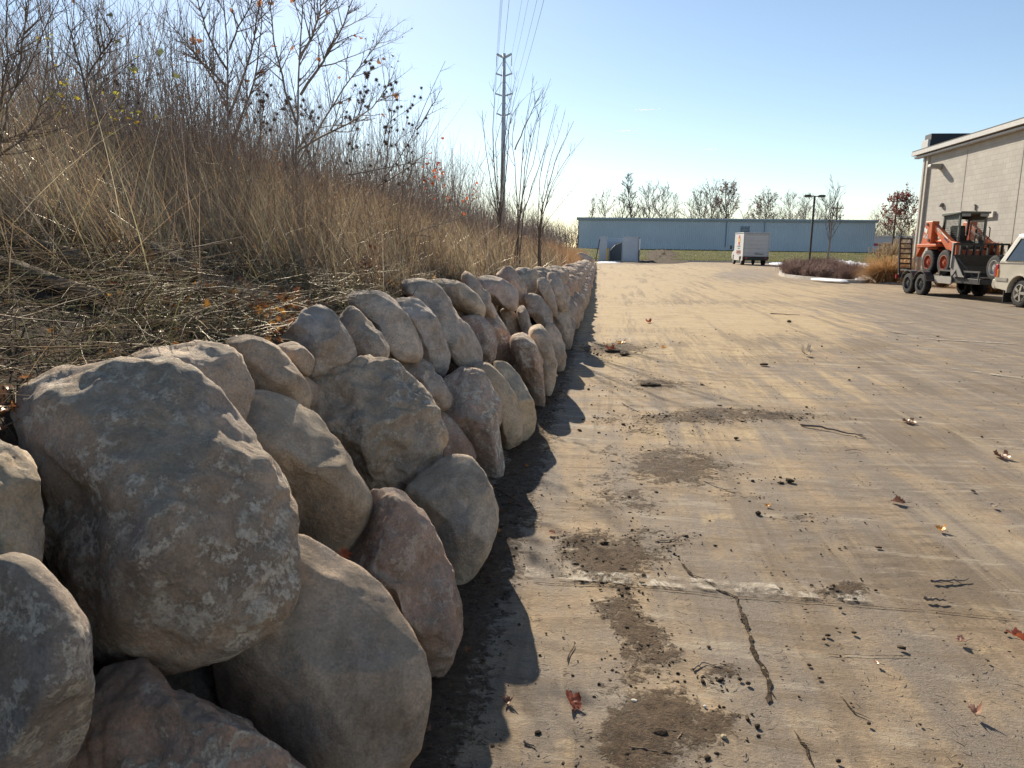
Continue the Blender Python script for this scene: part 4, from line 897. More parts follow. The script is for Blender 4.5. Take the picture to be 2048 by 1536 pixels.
# ------------------------------------------------------------------ logs and limbs on the bank
def bark_mat(name, a, b):
    t = NT(name); v = t.obj(); n = t.noise(t.map(v, (3, 40, 40)), 1.2, 8, .65); c = t.mix(t.ramp(n, .35, .65), a, b)
    c = t.mix(t.ramp(t.noise(v, 12, 6, .7), .52, .66, 0, .6), c, (.30, .24, .17)); return t.fin(c, .9, t.bump(n, 1, .02), spec=.15)
WOOD = bark_mat('weathered_log', (.12, .088, .062), (.29, .215, .15)); WHITEW = bark_mat('bleached_wood', (.38, .35, .32), (.66, .63, .60))
def log(pts, r0, r1, label, mat=WOOD, lift=.055, name='log', flat=1.0):
    P = [on_bank(*p)+Vector((0, 0, lift)) for p in pts]; c = P[0].copy(); Q = resample([p-c for p in P], 14)
    rg = random.Random(len(label)); d = (Q[-1]-Q[0]).normalized(); q = d.to_track_quat('X', 'Z'); bmv = []
    for i, p in enumerate(Q):
        r_ = (r0+(r1-r0)*i/13); ring = []
        for k in range(14):
            a = 2*PI*k/14; rr_ = r_*(1+.14*math.sin(3*a+i*.3)+.10*math.sin(5*a+1)+rg.uniform(-.07, .07))*(1 if 0 < i < 13 else .8)
            ring.append(q @ Vector((rg.uniform(-.01, .01) if i in (0, 13) else 0, math.cos(a)*rr_, math.sin(a)*rr_*flat))+p)
        bmv.append(ring)
    o = MB().loft(bmv).build(name, mat, sm=True, loc=c); return tag(o, label, 'log' if name == 'log' else 'branch')
log([(185, 478), (260, 505), (330, 545), (385, 575)], .060, .045, 'split grey brown log lying on the bank, pointing down toward the wall')
log([(-30, 510), (60, 528), (130, 545), (175, 560)], .055, .04, 'dark broken log at the left edge of the bank')
log([(-30, 548), (50, 570), (120, 600), (210, 625)], .045, .03, 'flat plank like log below the dark broken log', flat=.6)
log([(185, 560), (260, 585), (330, 580), (352, 595)], .028, .022, 'knotty dark branch lying between the two logs', name='branch')
log([(100, 510), (150, 540), (200, 555)], .02, .015, 'thin dead branch leaning on the dark broken log', name='branch')
log([(380, 600), (430, 615), (470, 630)], .025, .02, 'short brown limb end among orange leaves', name='branch')
log([(30, 435), (60, 448), (90, 462)], .016, .02, 'thin bleached branch tip above the logs', WHITEW, name='branch')
log([(92, 462), (125, 458), (160, 478), (172, 486)], .040, .018, 'bleached white broken limb shining above the logs', WHITEW, name='branch')
for i, (pts, lab) in enumerate((([(820, 470), (880, 448), (935, 432)], 'pale dead stick slanting over the bank in front of the thicket'), ([(800, 475), (850, 470), (870, 478)], 'dark dead stick lying below the slanting pale one'), ([(700, 350), (760, 338), (830, 325)], 'long dead stick caught in the brush'))):
    Y = 8.0; P = [atY(*p, Y) for p in pts]; c = P[0].copy(); tb = Tubes(); Q = resample([p-c for p in P], 8); tb.add(Q, [.009-.0007*i for i in range(8)]); twigs(tb, Q, .006, 4, .2, 0)
    tag(link('stick', tb.mesh('stick', STALKG, 5), loc=c), lab, 'stick')
# ------------------------------------------------------------------ long metal building in the distance
def metal_building():
    Y = 118.0; a = atY(1157, 437, Y); b = atY(1752, 443, Y); x0, x1 = a.x, b.x; z0, z1 = 1.02, 5.72
    root = empty('metal_building', ((x0+x1)/2, Y, z0), 0, 'long low blue grey metal building beyond the lawn', 'building'); cx = (x0+x1)/2
    t = NT('ribbed_metal_siding'); v = t.obj(); n = t.noise(v, .25, 4)
    c = t.mix(t.ramp(n, .35, .65), (.54, .61, .66), (.59, .66, .71)); st = t.noise(t.map(v, (1.2, 1, .04)), 1.5, 6, .7)
    c = t.mix(t.ramp(st, .5, .75, 0, .35), c, (.50, .56, .61)); m = t.fin(c, .55, spec=.4)
    W = x1-x0; P = []; N = int(W/.3)
    prof = []
    for i in range(N):
        x = -W/2+W*i/N; s = W/N
        prof += [(x, 0), (x+s*.62, 0), (x+s*.70, .04), (x+s*.92, .04)]
    prof.append((W/2, 0)); V = []
    for x, d in prof: V += [(x, -d, 0), (x, -d, z1-z0)]
    F = [(2*i, 2*i+2, 2*i+3, 2*i+1) for i in range(len(prof)-1)]
    link('wall', mesh_np('wall', np.array(V), np.array(F), m), root)
    sb = MB(); sb.box((-W/2+.05, 14, (z1-z0)/2), (.1, 28, z1-z0)); sb.box((W/2-.05, 14, (z1-z0)/2), (.1, 28, z1-z0)); sb.box((0, 28, (z1-z0)/2), (W, .1, z1-z0)); sb.build('side_wall', m, root)
    TR = simple('roof_trim', (.40, .47, .52), .5)
    MB().box((0, 13.9, z1-z0+.10), (W+.5, 28.6, .2)).build('roof', TR, root)
    MB().box((0, -.17, z1-z0-.10), (W+.5, .12, .24)).build('gutter', simple('gutter_metal', (.33, .40, .46), .5), root)
    MB().box((0, -.06, .10), (W, .06, .2)).build('base_trim', simple('base_trim', (.38, .36, .32), .8), root)
    lv = MB(); c = atY(1490, 462, Y); lx = c.x-cx; lz = c.z-z0
    for k in range(6): lv.box((lx, -.08, lz-.5+k*.22), (1.15, .10, .07), Matrix.Rotation(R(35), 3, 'X'))
    lv.box((lx-.6, -.07, lz+.05), (.05, .06, 1.35)); lv.box((lx+.6, -.07, lz+.05), (.05, .06, 1.35)); lv.build('louvre', simple('louvre', (.16, .23, .30), .6), root)
    for px in (1452, 1528): ds = atY(px, 470, Y).x-cx; MB().box((ds, -.08, (z1-z0)/2+.3), (.10, .08, z1-z0-.9)).build('downspout', simple('downspout', (.18, .25, .31), .6), root)
    vx = atY(1688, 440, Y).x-cx; MB().cyl((vx, 2, z1-z0), (vx, 2, z1-z0+.55), .12).cyl((vx, 2, z1-z0+.55), (vx, 2, z1-z0+.7), .2).build('roof_vent', simple('vent_metal', (.2, .22, .25), .5), root)
metal_building()
def far_low_building():
    p = atY(1790, 495, 150); root = empty('low_building', (p.x, 150, .9), 0, 'low white building with a red stripe far behind the pampas grass', 'building')
    MB().box((2, 5, 1.6), (16, 10, 3.2)).build('wall', simple('white_wall', (.55, .55, .56), .7), root)
    MB().box((2, -.04, 1.75), (16.05, .06, .45)).build('stripe', simple('red_stripe', (.40, .05, .06), .6), root)
    MB().box((2, 4.9, 3.3), (16.4, 10.4, .2)).build('roof', simple('white_roof', (.6, .6, .6), .7), root)
far_low_building()

# ------------------------------------------------------------------ bare trees
def tree_mesh(seed, H, crown, dens, base_frac=.2, up_=.25, leaf=0, twr=2.2):
    rg = random.Random(seed); tb = Tubes(); tips = []
    trunk = [Vector((0, 0, 0))]; d = Vector((0, 0, 1))
    for i in range(9): d = (d+Vector((rg.gauss(0, .05), rg.gauss(0, .05), .05))).normalized(); trunk.append(trunk[-1]+d*H*.92/9)
    r0 = H*.017; tt = Tubes(); tt.add(trunk, [r0*(1-.85*(i/9)**.8) for i in range(10)])
    def grow(p, d, L, r_, lv):
        q = [p]
        for s in range(4): d = (d+Vector((rg.gauss(0, .13), rg.gauss(0, .13), up_*.22+rg.gauss(0, .06)))).normalized(); q.append(q[-1]+d*L/4)
        tb.add(q, [r_, r_*.85, r_*.7, r_*.55, r_*.35]); tips.append((q[-1], q[2]))
        if lv > 0:
            for _ in range(dens):
                u = rg.uniform(.25, 1); i = min(3, int(u*4)); pp = q[i].lerp(q[i+1], u*4-i); s = Vector((rg.gauss(0, 1), rg.gauss(0, 1), rg.gauss(.2, .6))).normalized()
                grow(pp, (d*.9+s*.75).normalized(), L*rg.uniform(.42, .68), max(r_*.5, .010*twr), lv-1)
    nb_ = 20
    for i in range(nb_):
        u = base_frac+(1-base_frac)*(i+rg.random())/nb_; f = min(8.99, u*9); k = int(f); p = trunk[k].lerp(trunk[k+1], f-k); a = i*2.4+rg.random()
        L = crown*(1.05-.62*u)*rg.uniform(.8, 1.15); grow(p, Vector((math.cos(a)*.8, math.sin(a)*.8, .55+up_+.6*u)).normalized(), L, r0*.45*(1.1-u*.6), 2)
    return tt.mesh('trunk', BARKT, 8, True), tb.mesh('crown', BARKT, 3), tips
BARKT = stalk_mat('tree_bark', (.11, .09, .075), (.19, .16, .14))
TM = {}
def tree(px, py_base, py_top, Y, wpx, seed, label, cat='tree', leaf=None, dens=5, group=None, base_frac=.15, key=None, zb=None, up_=.25, twr=2.4):
    b = atY(px, py_base, Y); zb = float(ground_z(b.x, Y)) if zb is None else zb; top = atY(px, py_top, Y).z; H = top-zb; cr = wpx/FPX*Y*.5*1.45
    key = (seed, round(cr/H, 1))
    if key not in TM: TM[key] = tree_mesh(seed, 10.0, cr/H*10, dens, base_frac, up_, twr=twr)
    tk, cm, tips = TM[key]
    root = empty('tree', (b.x, Y, zb), random.uniform(0, 6.28), label, cat, group); root.scale = (H/10,)*3
    link('trunk', tk, root); link('crown', cm, root)
    if leaf:
        lm, n, sz = leaf; rg = random.Random(seed); pos = []
        for _ in range(n):
            a, c = rg.choice(tips); pos.append(a.lerp(c, rg.random()*1.2)+Vector((rg.gauss(0, .10), rg.gauss(0, .10), rg.gauss(0, .10))))
        link('leaves', leaf_card(n, np.array([p[:] for p in pos]), rng.uniform(sz*.6, sz*1.3, n)*10/H, lm, 'leaves', False), root)
    return root
RUST = blade_mat('rust_leaf', [(0, (.20, .075, .045)), (.5, (.28, .11, .06)), (1, (.15, .07, .05))], .35, .02)
G = 'bare trees behind the long metal building'
for i, (px, top, wd, Y, lab, lf, dn, bf) in enumerate((
    (1180, 398, 34, 150, 'small bare tree over the left corner of the metal building', None, 4, .1), (1208, 388, 46, 152, 'thin bare tree second from the left over the metal building', None, 4, .1),
    (1236, 392, 44, 158, 'bare tree just left of the tall narrow one over the metal building', None, 4, .1), (1262, 348, 34, 150, 'tall narrow bare tree with a tufted top, highest over the metal building', None, 5, .35),
    (1292, 378, 56, 148, 'wide bare tree just right of the tall narrow one', None, 5, .1), (1318, 384, 50, 153, 'bare round tree right of the wide one over the roof', None, 5, .1), (1352, 384, 30, 160, 'faint thin bare tree alone over the roof', None, 3, .1),
    (1398, 392, 62, 150, 'bushy bare tree with russet leaves low in its crown', (RUST, 260, .28), 5, .05), (1418, 372, 56, 152, 'taller bare tree left of the brown leafed oak', (RUST, 120, .28), 5, .1), (1456, 376, 62, 147, 'brown leafed oak with open branches over the roof', (RUST, 900, .34), 5, .1),
    (1508, 402, 40, 151, 'short tree with rusty leaves right of the oak', (RUST, 300, .3), 5, .05), (1530, 394, 54, 149, 'round tree with brown leaves above the box truck roofline side', (RUST, 500, .32), 5, .05), (1578, 400, 50, 150, 'bare tree left of the parking lot lamp', None, 5, .05),
    (1604, 398, 46, 155, 'dense bare tree behind the parking lot lamp', None, 5, .05), (1640, 402, 50, 152, 'bare tree right of the parking lot lamp over the roof', None, 5, .05), (1748, 432, 40, 170, 'low bare tree past the right end of the metal building', None, 4, .05), (1772, 428, 40, 165, 'bare tree left of the red leaved tree', None, 4, .05))):
    if 'roofline side' in lab: lab = 'round tree with brown leaves right of the short rusty one'
    tree(px, 500, top, Y, wd*1.25, 200+i % 7, lab, leaf=lf, dens=dn, group=G, base_frac=bf)
tree(1806, 505, 412, 110, 84, 231, 'red leaved tree beside the white block building corner', leaf=(blade_mat('dark_red_leaf', [(0, (.24, .045, .035)), (.5, (.34, .08, .05)), (1, (.16, .05, .04))], .4, .02), 3200, .24), dens=5, base_frac=.04)
tree(1655, 520, 370, 86, 62, 240, 'young bare tree on the lawn right of the parking lot lamp', dens=3, base_frac=.25, up_=.45, zb=.1, twr=1.4)

# distant scrub line so the horizon is not bare
def horizon_scrub():
    n = 5200; x = rng.uniform(-160, 160, n); y = rng.uniform(165, 230, n); z = np.full(n, 1.0); L = rng.uniform(2.5, 7.5, n)
    d = np.stack([rng.normal(0, .2, n), rng.normal(0, .2, n), np.ones(n)], 1); A = np.stack([x, y, z], 1); parts = [tubes_np(np.stack([A, A+d*(L*.5)[:, None], A+d*L[:, None]], 1), np.repeat([[.05, .04, .015]], n, 0), 3)]
    for rep in range(7):
        az = rng.uniform(0, 6.28, n); f = rng.uniform(.2, .9, n); B_ = A+d*(L*f)[:, None]; e = np.stack([np.cos(az), np.sin(az), rng.uniform(.5, 1.4, n)], 1); l = L*.25
        parts.append(tubes_np(np.stack([B_, B_+e*(l*.5)[:, None], B_+e*l[:, None]], 1), np.repeat([[.025, .018, .01]], n, 0), 3))
    V, F = join_np(parts); tag(link('far_scrub', mesh_np('far_scrub', V, F, BARKT)), 'low line of bare scrub on the horizon', 'scrub', kind='stuff')
horizon_scrub()

# ------------------------------------------------------------------ transmission pole, utility poles and wires
STEEL = simple('galvanised_steel', (.50, .54, .58), .5, .1, scale=2)
def tower():
    Y = 117; top = atY(1008.5, 107, Y); b = Vector((top.x, Y, 1.0)); H = top.z-1.0
    root = empty('transmission_pole', b, 0, 'tall grey steel transmission pole with angled arms rising behind the thicket', 'power pole')
    MB().cyl((0, 0, -1), (0, 0, H), .47, .22, 14).build('pole', STEEL, root, sm=True)
    ends = []
    for k, (py, wpx) in enumerate(((108, 14), (142, 15), (182, 16), (222, 13))):
        z = atY(1008, py, Y).z-1.0; half = wpx/FPX*Y*1.03
        for s in (-1, 1):
            m = MB()
            if k == 0: m.bar((0, 0, z-.55), (s*half, 0, z), .22, .30)
            else: m.bar((0, 0, z-.75), (s*half, 0, z-.35), .16, .2); m.bar((0, 0, z+1.7), (s*half, 0, z-.30), .07)
            m.cyl((s*half, 0, z-.3), (s*half, 0, z-1.7 if k == 0 else z-.5), .05)
            m.build('arm', STEEL, root); ends.append(Vector((b.x+s*half, Y, b.z+z-(.3 if k else 0))))
    for z in (.88, .70): pass
    return ends
ends = tower()
WIRE = simple('wire', (.10, .11, .12), .6)
for i, e in enumerate(ends):
    if i in (2, 6): pass
    far = Vector((e.x+.152*217, -100, e.z+ (1 if i < 2 else 0))); P = []
    for k in range(41): u = k/40; p = e.lerp(far, u); p.z -= 4*6.0*u*(1-u); P.append(p-e)
    tb = Tubes(); tb.add(P, [.012]*41)
    tag(link('power_wire', tb.mesh('power_wire', WIRE, 4), loc=e), 'overhead wire from the %s %s arm of the steel pole' % (('left', 'right')[i % 2], ('top', 'second', 'third', 'lowest')[i//2]), 'wire', 'overhead wires')
    far = Vector((e.x-.152*150, Y_ := 267.0, e.z)); P = []
    for k in range(13): u = k/12; p = e.lerp(far, u); p.z -= 4*4.0*u*(1-u); P.append(p-e)
    tb = Tubes(); tb.add(P, [.012]*13)
    tag(link('power_wire', tb.mesh('power_wire', WIRE, 4), loc=e), 'overhead wire running away behind the thicket from the %s %s arm' % (('left', 'right')[i % 2], ('top', 'second', 'third', 'lowest')[i//2]), 'wire', 'overhead wires')
up_ends = []
for px, top, Y, lab in ((1676, 403, 160, 'wooden utility pole over the roof beside the young bare tree'), (1796, 386, 135, 'wooden utility pole with two crossarms over the red leaved tree')):
    tp = atY(px, top, Y); root = empty('utility_pole', (tp.x, Y, 1.0), 0, lab, 'utility pole'); H = tp.z-1
    WP = simple('creosote_wood', (.10, .085, .07), .9, scale=3)
    MB().cyl((0, 0, -.5), (0, 0, H), .2, .13, 10).build('pole', WP, root); e = []
    for dz, w_ in ((1.35, 1.15), (2.8, 1.3)):
        MB().box((0, -.16, H-dz), (w_*2, .12, .14)).build('crossarm', WP, root)
        ins = MB()
        for s in (-1, -.45, .45, 1): ins.cyl((s*w_*.93, -.16, H-dz+.05), (s*w_*.93, -.16, H-dz+.36), .07, .05, 8)
        ins.build('insulators', simple('insulator', (.3, .3, .32), .3), root)
        e += [Vector((tp.x+s*w_*.93, Y-.16, 1+H-dz+.35)) for s in (-1, 1)]
    up_ends.append(e)
for i in range(4):
    a, b = up_ends[1][i], up_ends[0][i]; P = []
    for k in range(17): u = k/16; p = a.lerp(b, u); p.z -= 4*.9*u*(1-u); P.append(p-a)
    tb = Tubes(); tb.add(P, [.012]*17); tag(link('utility_wire', tb.mesh('utility_wire', WIRE, 3), loc=a), 'thin wire strung between the two wooden utility poles', 'wire', 'wires between the wooden poles')

# contrails: thin ice trails far up
tc = NT('contrail_ice'); CT = tc.thin(tc.n('ShaderNodeRGB').outputs[0], .85, 0); CT.node_tree.nodes['RGB'].outputs[0].default_value = (.95, .95, .97, 1)
for (x0, y0), (x1, y1), lab in (((1270, 220), (1322, 218), 'upper short white contrail in the clear sky'), ((1236, 262), (1276, 260), 'middle short white contrail in the clear sky'), ((1404, 300), (1434, 298), 'faint lowest contrail at the right in the clear sky')):
    a = atY(x0, y0, 5000); b = atY(x1, y1, 5000); tb = Tubes(); L = b-a
    tb.add([Vector((0, 0, 0)), L*.3, L*.6, L], [1.0, 2.6, 2.2, .4]); tag(link('contrail', tb.mesh('contrail', CT, 6), loc=a), lab, 'contrail')

# ------------------------------------------------------------------ dumpster enclosure
def enclosure():
    p0 = gnd(1197, 523); p1 = gnd(1276, 524.5); Y = 78.2
    PAN = simple('ribbed_white_panel', (.52, .57, .62), .6, var=.06, scale=1); PST = simple('steel_post', (.08, .08, .09), .6)
    root = empty('dumpster_enclosure', ((p0.x+p1.x)/2, Y, 0), 0, 'pale metal panelled dumpster enclosure at the far end of the wall', 'enclosure'); cx = (p0.x+p1.x)/2
    def panel(px0, px1, pyt, y=0, yaw=0):
        xa, xb = atY(px0, 520, Y).x-cx, atY(px1, 520, Y).x-cx; h = atY((px0+px1)/2, pyt, Y).z; m = MB()
        m.box(((xa+xb)/2, y, h/2+.03), (xb-xa, .05, h-.06)); n = int((xb-xa)/.16)
        for i in range(n): m.box((xa+(xb-xa)*(i+.5)/n, y-.03, h/2+.03), (.05, .02, h-.12))
        m.box(((xa+xb)/2, y-.02, h), (xb-xa+.06, .12, .08)); return m
    panel(1198, 1213, 474).build('panel', PAN, root); panel(1244.5, 1276, 474.5, -.9).build('gate', PAN, root)
    xa, xb = atY(1214, 500, Y).x-cx, atY(1277, 500, Y).x-cx
    MB().box((xb, 1.8, 1.2), (.06, 5.4, 2.4)).build('side_panel', PAN, root); MB().box((xa-.75, 1.8, 1.2), (.06, 3.6, 2.4)).build('side_panel', PAN, root); MB().box(((xa+xb)/2-.3, 3.6, 1.2), (xb-xa+.8, .06, 2.4)).build('back_panel', PAN, root)
    m = MB(); m.cyl((xb+.02, -1.0, 0), (xb+.02, -1.0, 2.45), .06, n=8); m.build('post', PST, root)
    MB().cyl((xb+.05, -1.06, 1.2), (xb+.05, -1.06, 2.35), .07, n=8).build('white_sleeve', simple('sleeve_white', (.8, .8, .8), .5), root)
    bol = empty('bollard', (atY(1215.5, 500, 77.2).x, 77.2, 0), 0, 'yellow steel bollard at the dumpster enclosure opening', 'bollard')
    MB().cyl((0, 0, 0), (0, 0, 1.35), .10).build('post', simple('yellow_paint', (.55, .36, .05), .6), bol, sm=False)
    MB().cyl((0, 0, 1.35), (0, 0, 1.42), .10, .04).build('cap', simple('yellow_paint_cap', (.55, .36, .05), .6), bol)
    d = empty('dumpster', (atY(1231, 520, 79.5).x, 79.3, 0), 0, 'dark dumpster with a sloping lid inside the enclosure', 'dumpster')
    DK = simple('dumpster_green_black', (.045, .06, .075), .6, scale=2)
    m = MB(); m.prism([(-.55, .12), (.55, .12), (.6, 1.95), (-.1, 1.7), (-.6, 1.15)], -.6, 1.0); m.build('body', DK, d, .03)
    m = MB(); m.bar((-.12, -.62, 1.74), (.62, -.62, 1.99), .10, .05); m.build('lid', simple('dumpster_lid', (.02, .02, .025), .5), d)
    tag(MB().bar((0, 0, 0), (.35, 0, 2.2), .14, .10).build('leaning_post', PST, None, loc=(atY(1191, 520, 76).x, 76, 0)), 'dark leaning post beside the left enclosure panel', 'post')
enclosure()

# dirt mound and snow
def mound(name, pts, h, mat, label=None, cat=None, kind=None, seed=0, n=46, z0=None, rim=.4):
    """low heap inside a pixel outline on the ground"""
    Q = [gnd(*p) if z0 is None else gnd(p[0], p[1], z0) for p in pts]; c = sum(Q, Vector())/len(Q); xs = [q.x for q in Q]; ys = [q.y for q in Q]
    poly = chaikin([(q.x, q.y) for q in Q], 3); PA = np.array(poly)
    rings = []; K = len(poly); NR = 9; V = []
    for j in range(NR):
        u = 1-j/(NR-1)
        for i in range(K):
            x = c.x+(PA[i, 0]-c.x)*u; y = c.y+(PA[i, 1]-c.y)*u
            hh = h*min(1, (1-u)/rim)**.6*(.7+.45*mnoise.noise(Vector((x*1.3, y*.8, seed)))+.35*mnoise.noise(Vector((x*4, y*4, seed))))
            gz = float(ground_z(x, y))+(z0 or 0)
            V.append((x-c.x, y-c.y, gz-.03+ (hh+.03)*(u < .999)))
    F = [(j*K+i, j*K+(i+1) % K, (j+1)*K+(i+1) % K, (j+1)*K+i) for j in range(NR-1) for i in range(K)]
    o = link(name, mesh_np(name, np.array(V), np.array(F), mat, True), loc=(c.x, c.y, 0)); return tag(o, label, cat, kind=kind)
mound('soil_mound', [(1270, 523), (1279, 516), (1320, 513.5), (1350, 516), (1390, 524), (1350, 528), (1300, 528)], .40, soil_mat('mound_soil', (.07, .05, .035), (.15, .11, .075)), 'low brown mulch mound beside the dumpster enclosure', 'mound', rim=.8)
t = NT('snow'); SNOW = t.fin(t.mix(t.ramp(t.noise(t.obj(), 3, 5), .4, .7), (.72, .75, .80), (.84, .85, .87)), .6, t.bump(t.noise(t.obj(), 9, 6), .6, .04))
mound('snow_patch', [(1590, 534), (1640, 524), (1700, 526), (1750, 532), (1830, 537), (1760, 540), (1690, 537), (1640, 533)], .36, SNOW, 'long low white snow ridge on the lawn edge behind the planted island', 'snow', seed=2)
mound('snow_patch', [(1534, 525), (1560, 524), (1590, 527), (1570, 530), (1540, 529)], .16, SNOW, 'small snow streak right behind the box truck', 'snow', seed=5)
mound('snow_patch', [(1615, 556.5), (1660, 558.5), (1700, 561.5), (1690, 562.3), (1640, 559)], .06, SNOW, 'thin snow strip on the front edge of the planted island', 'snow', seed=6, z0=.12)
mound('snow_patch', [(1700, 560), (1722, 558), (1735, 564), (1715, 568)], .20, SNOW, 'small dirty snow lump at the right tip of the planted island', 'snow', seed=7)
mound('snow_patch', [(1745, 565), (1790, 565.5), (1845, 567), (1840, 569), (1760, 567.5)], .07, SNOW, 'snow strip at the foot of the pampas grass', 'snow', seed=8)
mound('snow_patch', [(1334, 508), (1352, 507), (1372, 513), (1388, 519), (1370, 517), (1345, 511)], .22, SNOW, 'snow line along the back of the mulch mound', 'snow', seed=9)
mound('snow_patch', [(1192, 524), (1240, 524), (1244, 526), (1196, 526.5)], .10, SNOW, 'icy strip in front of the enclosure opening', 'snow', seed=10)

# ------------------------------------------------------------------ planted island, lamp
def island():
    pts = [(1556, 549), (1560, 543), (1590, 537), (1640, 536), (1690, 543), (1730, 555), (1745, 563), (1730, 567), (1690, 566), (1640, 562), (1590, 557), (1562, 553)]
    Q = [gnd(*p) for p in pts]; P = chaikin([(q.x, q.y) for q in Q], 2); c = Vector((sum(p[0] for p in P)/len(P), sum(p[1] for p in P)/len(P), 0))
    # kerb ring
    rings = []; n = len(P)
    for i in range(n):
        a = Vector((*P[i-1], 0)); b = Vector((*P[(i+1) % n], 0)); p = Vector((*P[i], 0)); d = (b-a).normalized(); inn = Vector((-d.y, d.x, 0)); inn = inn if inn.dot(c-p) > 0 else -inn
        rings.append([p+Vector((0, 0, -.02)), p+inn*.03+Vector((0, 0, .14)), p+inn*.17+Vector((0, 0, .15)), p+inn*.2+Vector((0, 0, .02))])
    mb = MB(); mb.loft(rings+[rings[0]], close=False); tag(mb.build('island_kerb', KERB), kind='structure')
    V = [(c.x, c.y, .11)]+[(c.x+(p[0]-c.x)*.93, c.y+(p[1]-c.y)*.95, .10) for p in P]; F = [(0, 1+i, 1+(i+1) % n) for i in range(n)]
    tag(link('planting_bed', mesh_np('planting_bed', np.array(V), np.array(F), SOIL)), kind='structure')
    # dead hedge plants: clumps of twigs
    SH = stalk_mat('dead_shrub', (.22, .14, .115), (.40, .27, .22)); protos_ = []
    for s in range(4):
        rg = np.random.default_rng(s); m = 150; az = rg.uniform(0, 6.28, m); sp = np.abs(rg.normal(0, .42, m)); D = np.stack([np.cos(az)*sp, np.sin(az)*sp, np.ones(m)], 1); D /= np.linalg.norm(D, axis=1, keepdims=True); L = rg.uniform(.4, .85, m)
        A = np.stack([rg.normal(0, .16, m), rg.normal(0, .16, m), np.zeros(m)], 1); M1 = A+D*(L*.5)[:, None]+rg.normal(0, .02, (m, 3)); E_ = A+D*L[:, None]+rg.normal(0, .05, (m, 3)); parts = [tubes_np(np.stack([A, M1, E_], 1), np.repeat([[.008, .006, .003]], m, 0), 3)]
        for _ in range(3):
            az = rg.uniform(0, 6.28, m); e = np.stack([np.cos(az), np.sin(az), rg.uniform(.3, 1.2, m)], 1)*rg.uniform(.06, .18, m)[:, None]; parts.append(tubes_np(np.stack([M1, M1+e*.5, M1+e], 1), np.repeat([[.005, .004, .002]], m, 0), 3))
        V, F = join_np(parts); protos_.append(mesh_np('dead_shrub', V, F, SH))
    k = 0; PA = np.array(P); lo, hi = PA.min(0), PA.max(0); rg = random.Random(4)
    while k < 46:
        x, y = rg.uniform(lo[0], hi[0]), rg.uniform(lo[1], hi[1]); inside = False; j = n-1
        for i in range(n):
            xi, yi = c.x+(P[i][0]-c.x)*.86, c.y+(P[i][1]-c.y)*.90; xj, yj = c.x+(P[j][0]-c.x)*.86, c.y+(P[j][1]-c.y)*.90
            if ((yi > y) != (yj > y)) and x < (xj-xi)*(y-yi)/(yj-yi)+xi: inside = not inside
            j = i
        if not inside: continue
        o = link('dead_shrub', protos_[k % 4], loc=(x, y, .1)); o.rotation_euler = (0, 0, rg.random()*6.28); s_ = rg.uniform(.8, 1.15); o.scale = (s_*1.25, s_*1.25, s_); tag(o, 'leafless reddish brown shrub planted in the kerbed parking lot island', 'shrub', 'shrubs in the kerbed island'); k += 1
island()
def lot_lamp():
    Y = 62.0; t = atY(1629.5, 392, Y); root = empty('parking_lot_lamp', (t.x, Y, 0), 0, 'dark parking lot lamp post with two flat heads', 'street lamp'); H = t.z
    DK = simple('bronze_paint', (.035, .033, .032), .5, .2)
    MB().cyl((0, 0, -.05), (0, 0, .62), .26, n=16).build('base', KERB, root); MB().box((0, 0, (H+.5)/2), (.14, .14, H-.6)).build('pole', DK, root, .01)
    MB().box((0, 0, H-.02), (.9, .07, .07)).build('arm', DK, root)
    for s in (-1, 1): m = MB(); m.box((s*.52, 0, H), (.50, .36, .16)); h = m.build('lamp_head', DK, root, .03); MB().box((s*.52, 0, H-.09), (.40, .28, .03)).build('lens', simple('lens', (.5, .5, .48), .2), h)
lot_lamp()

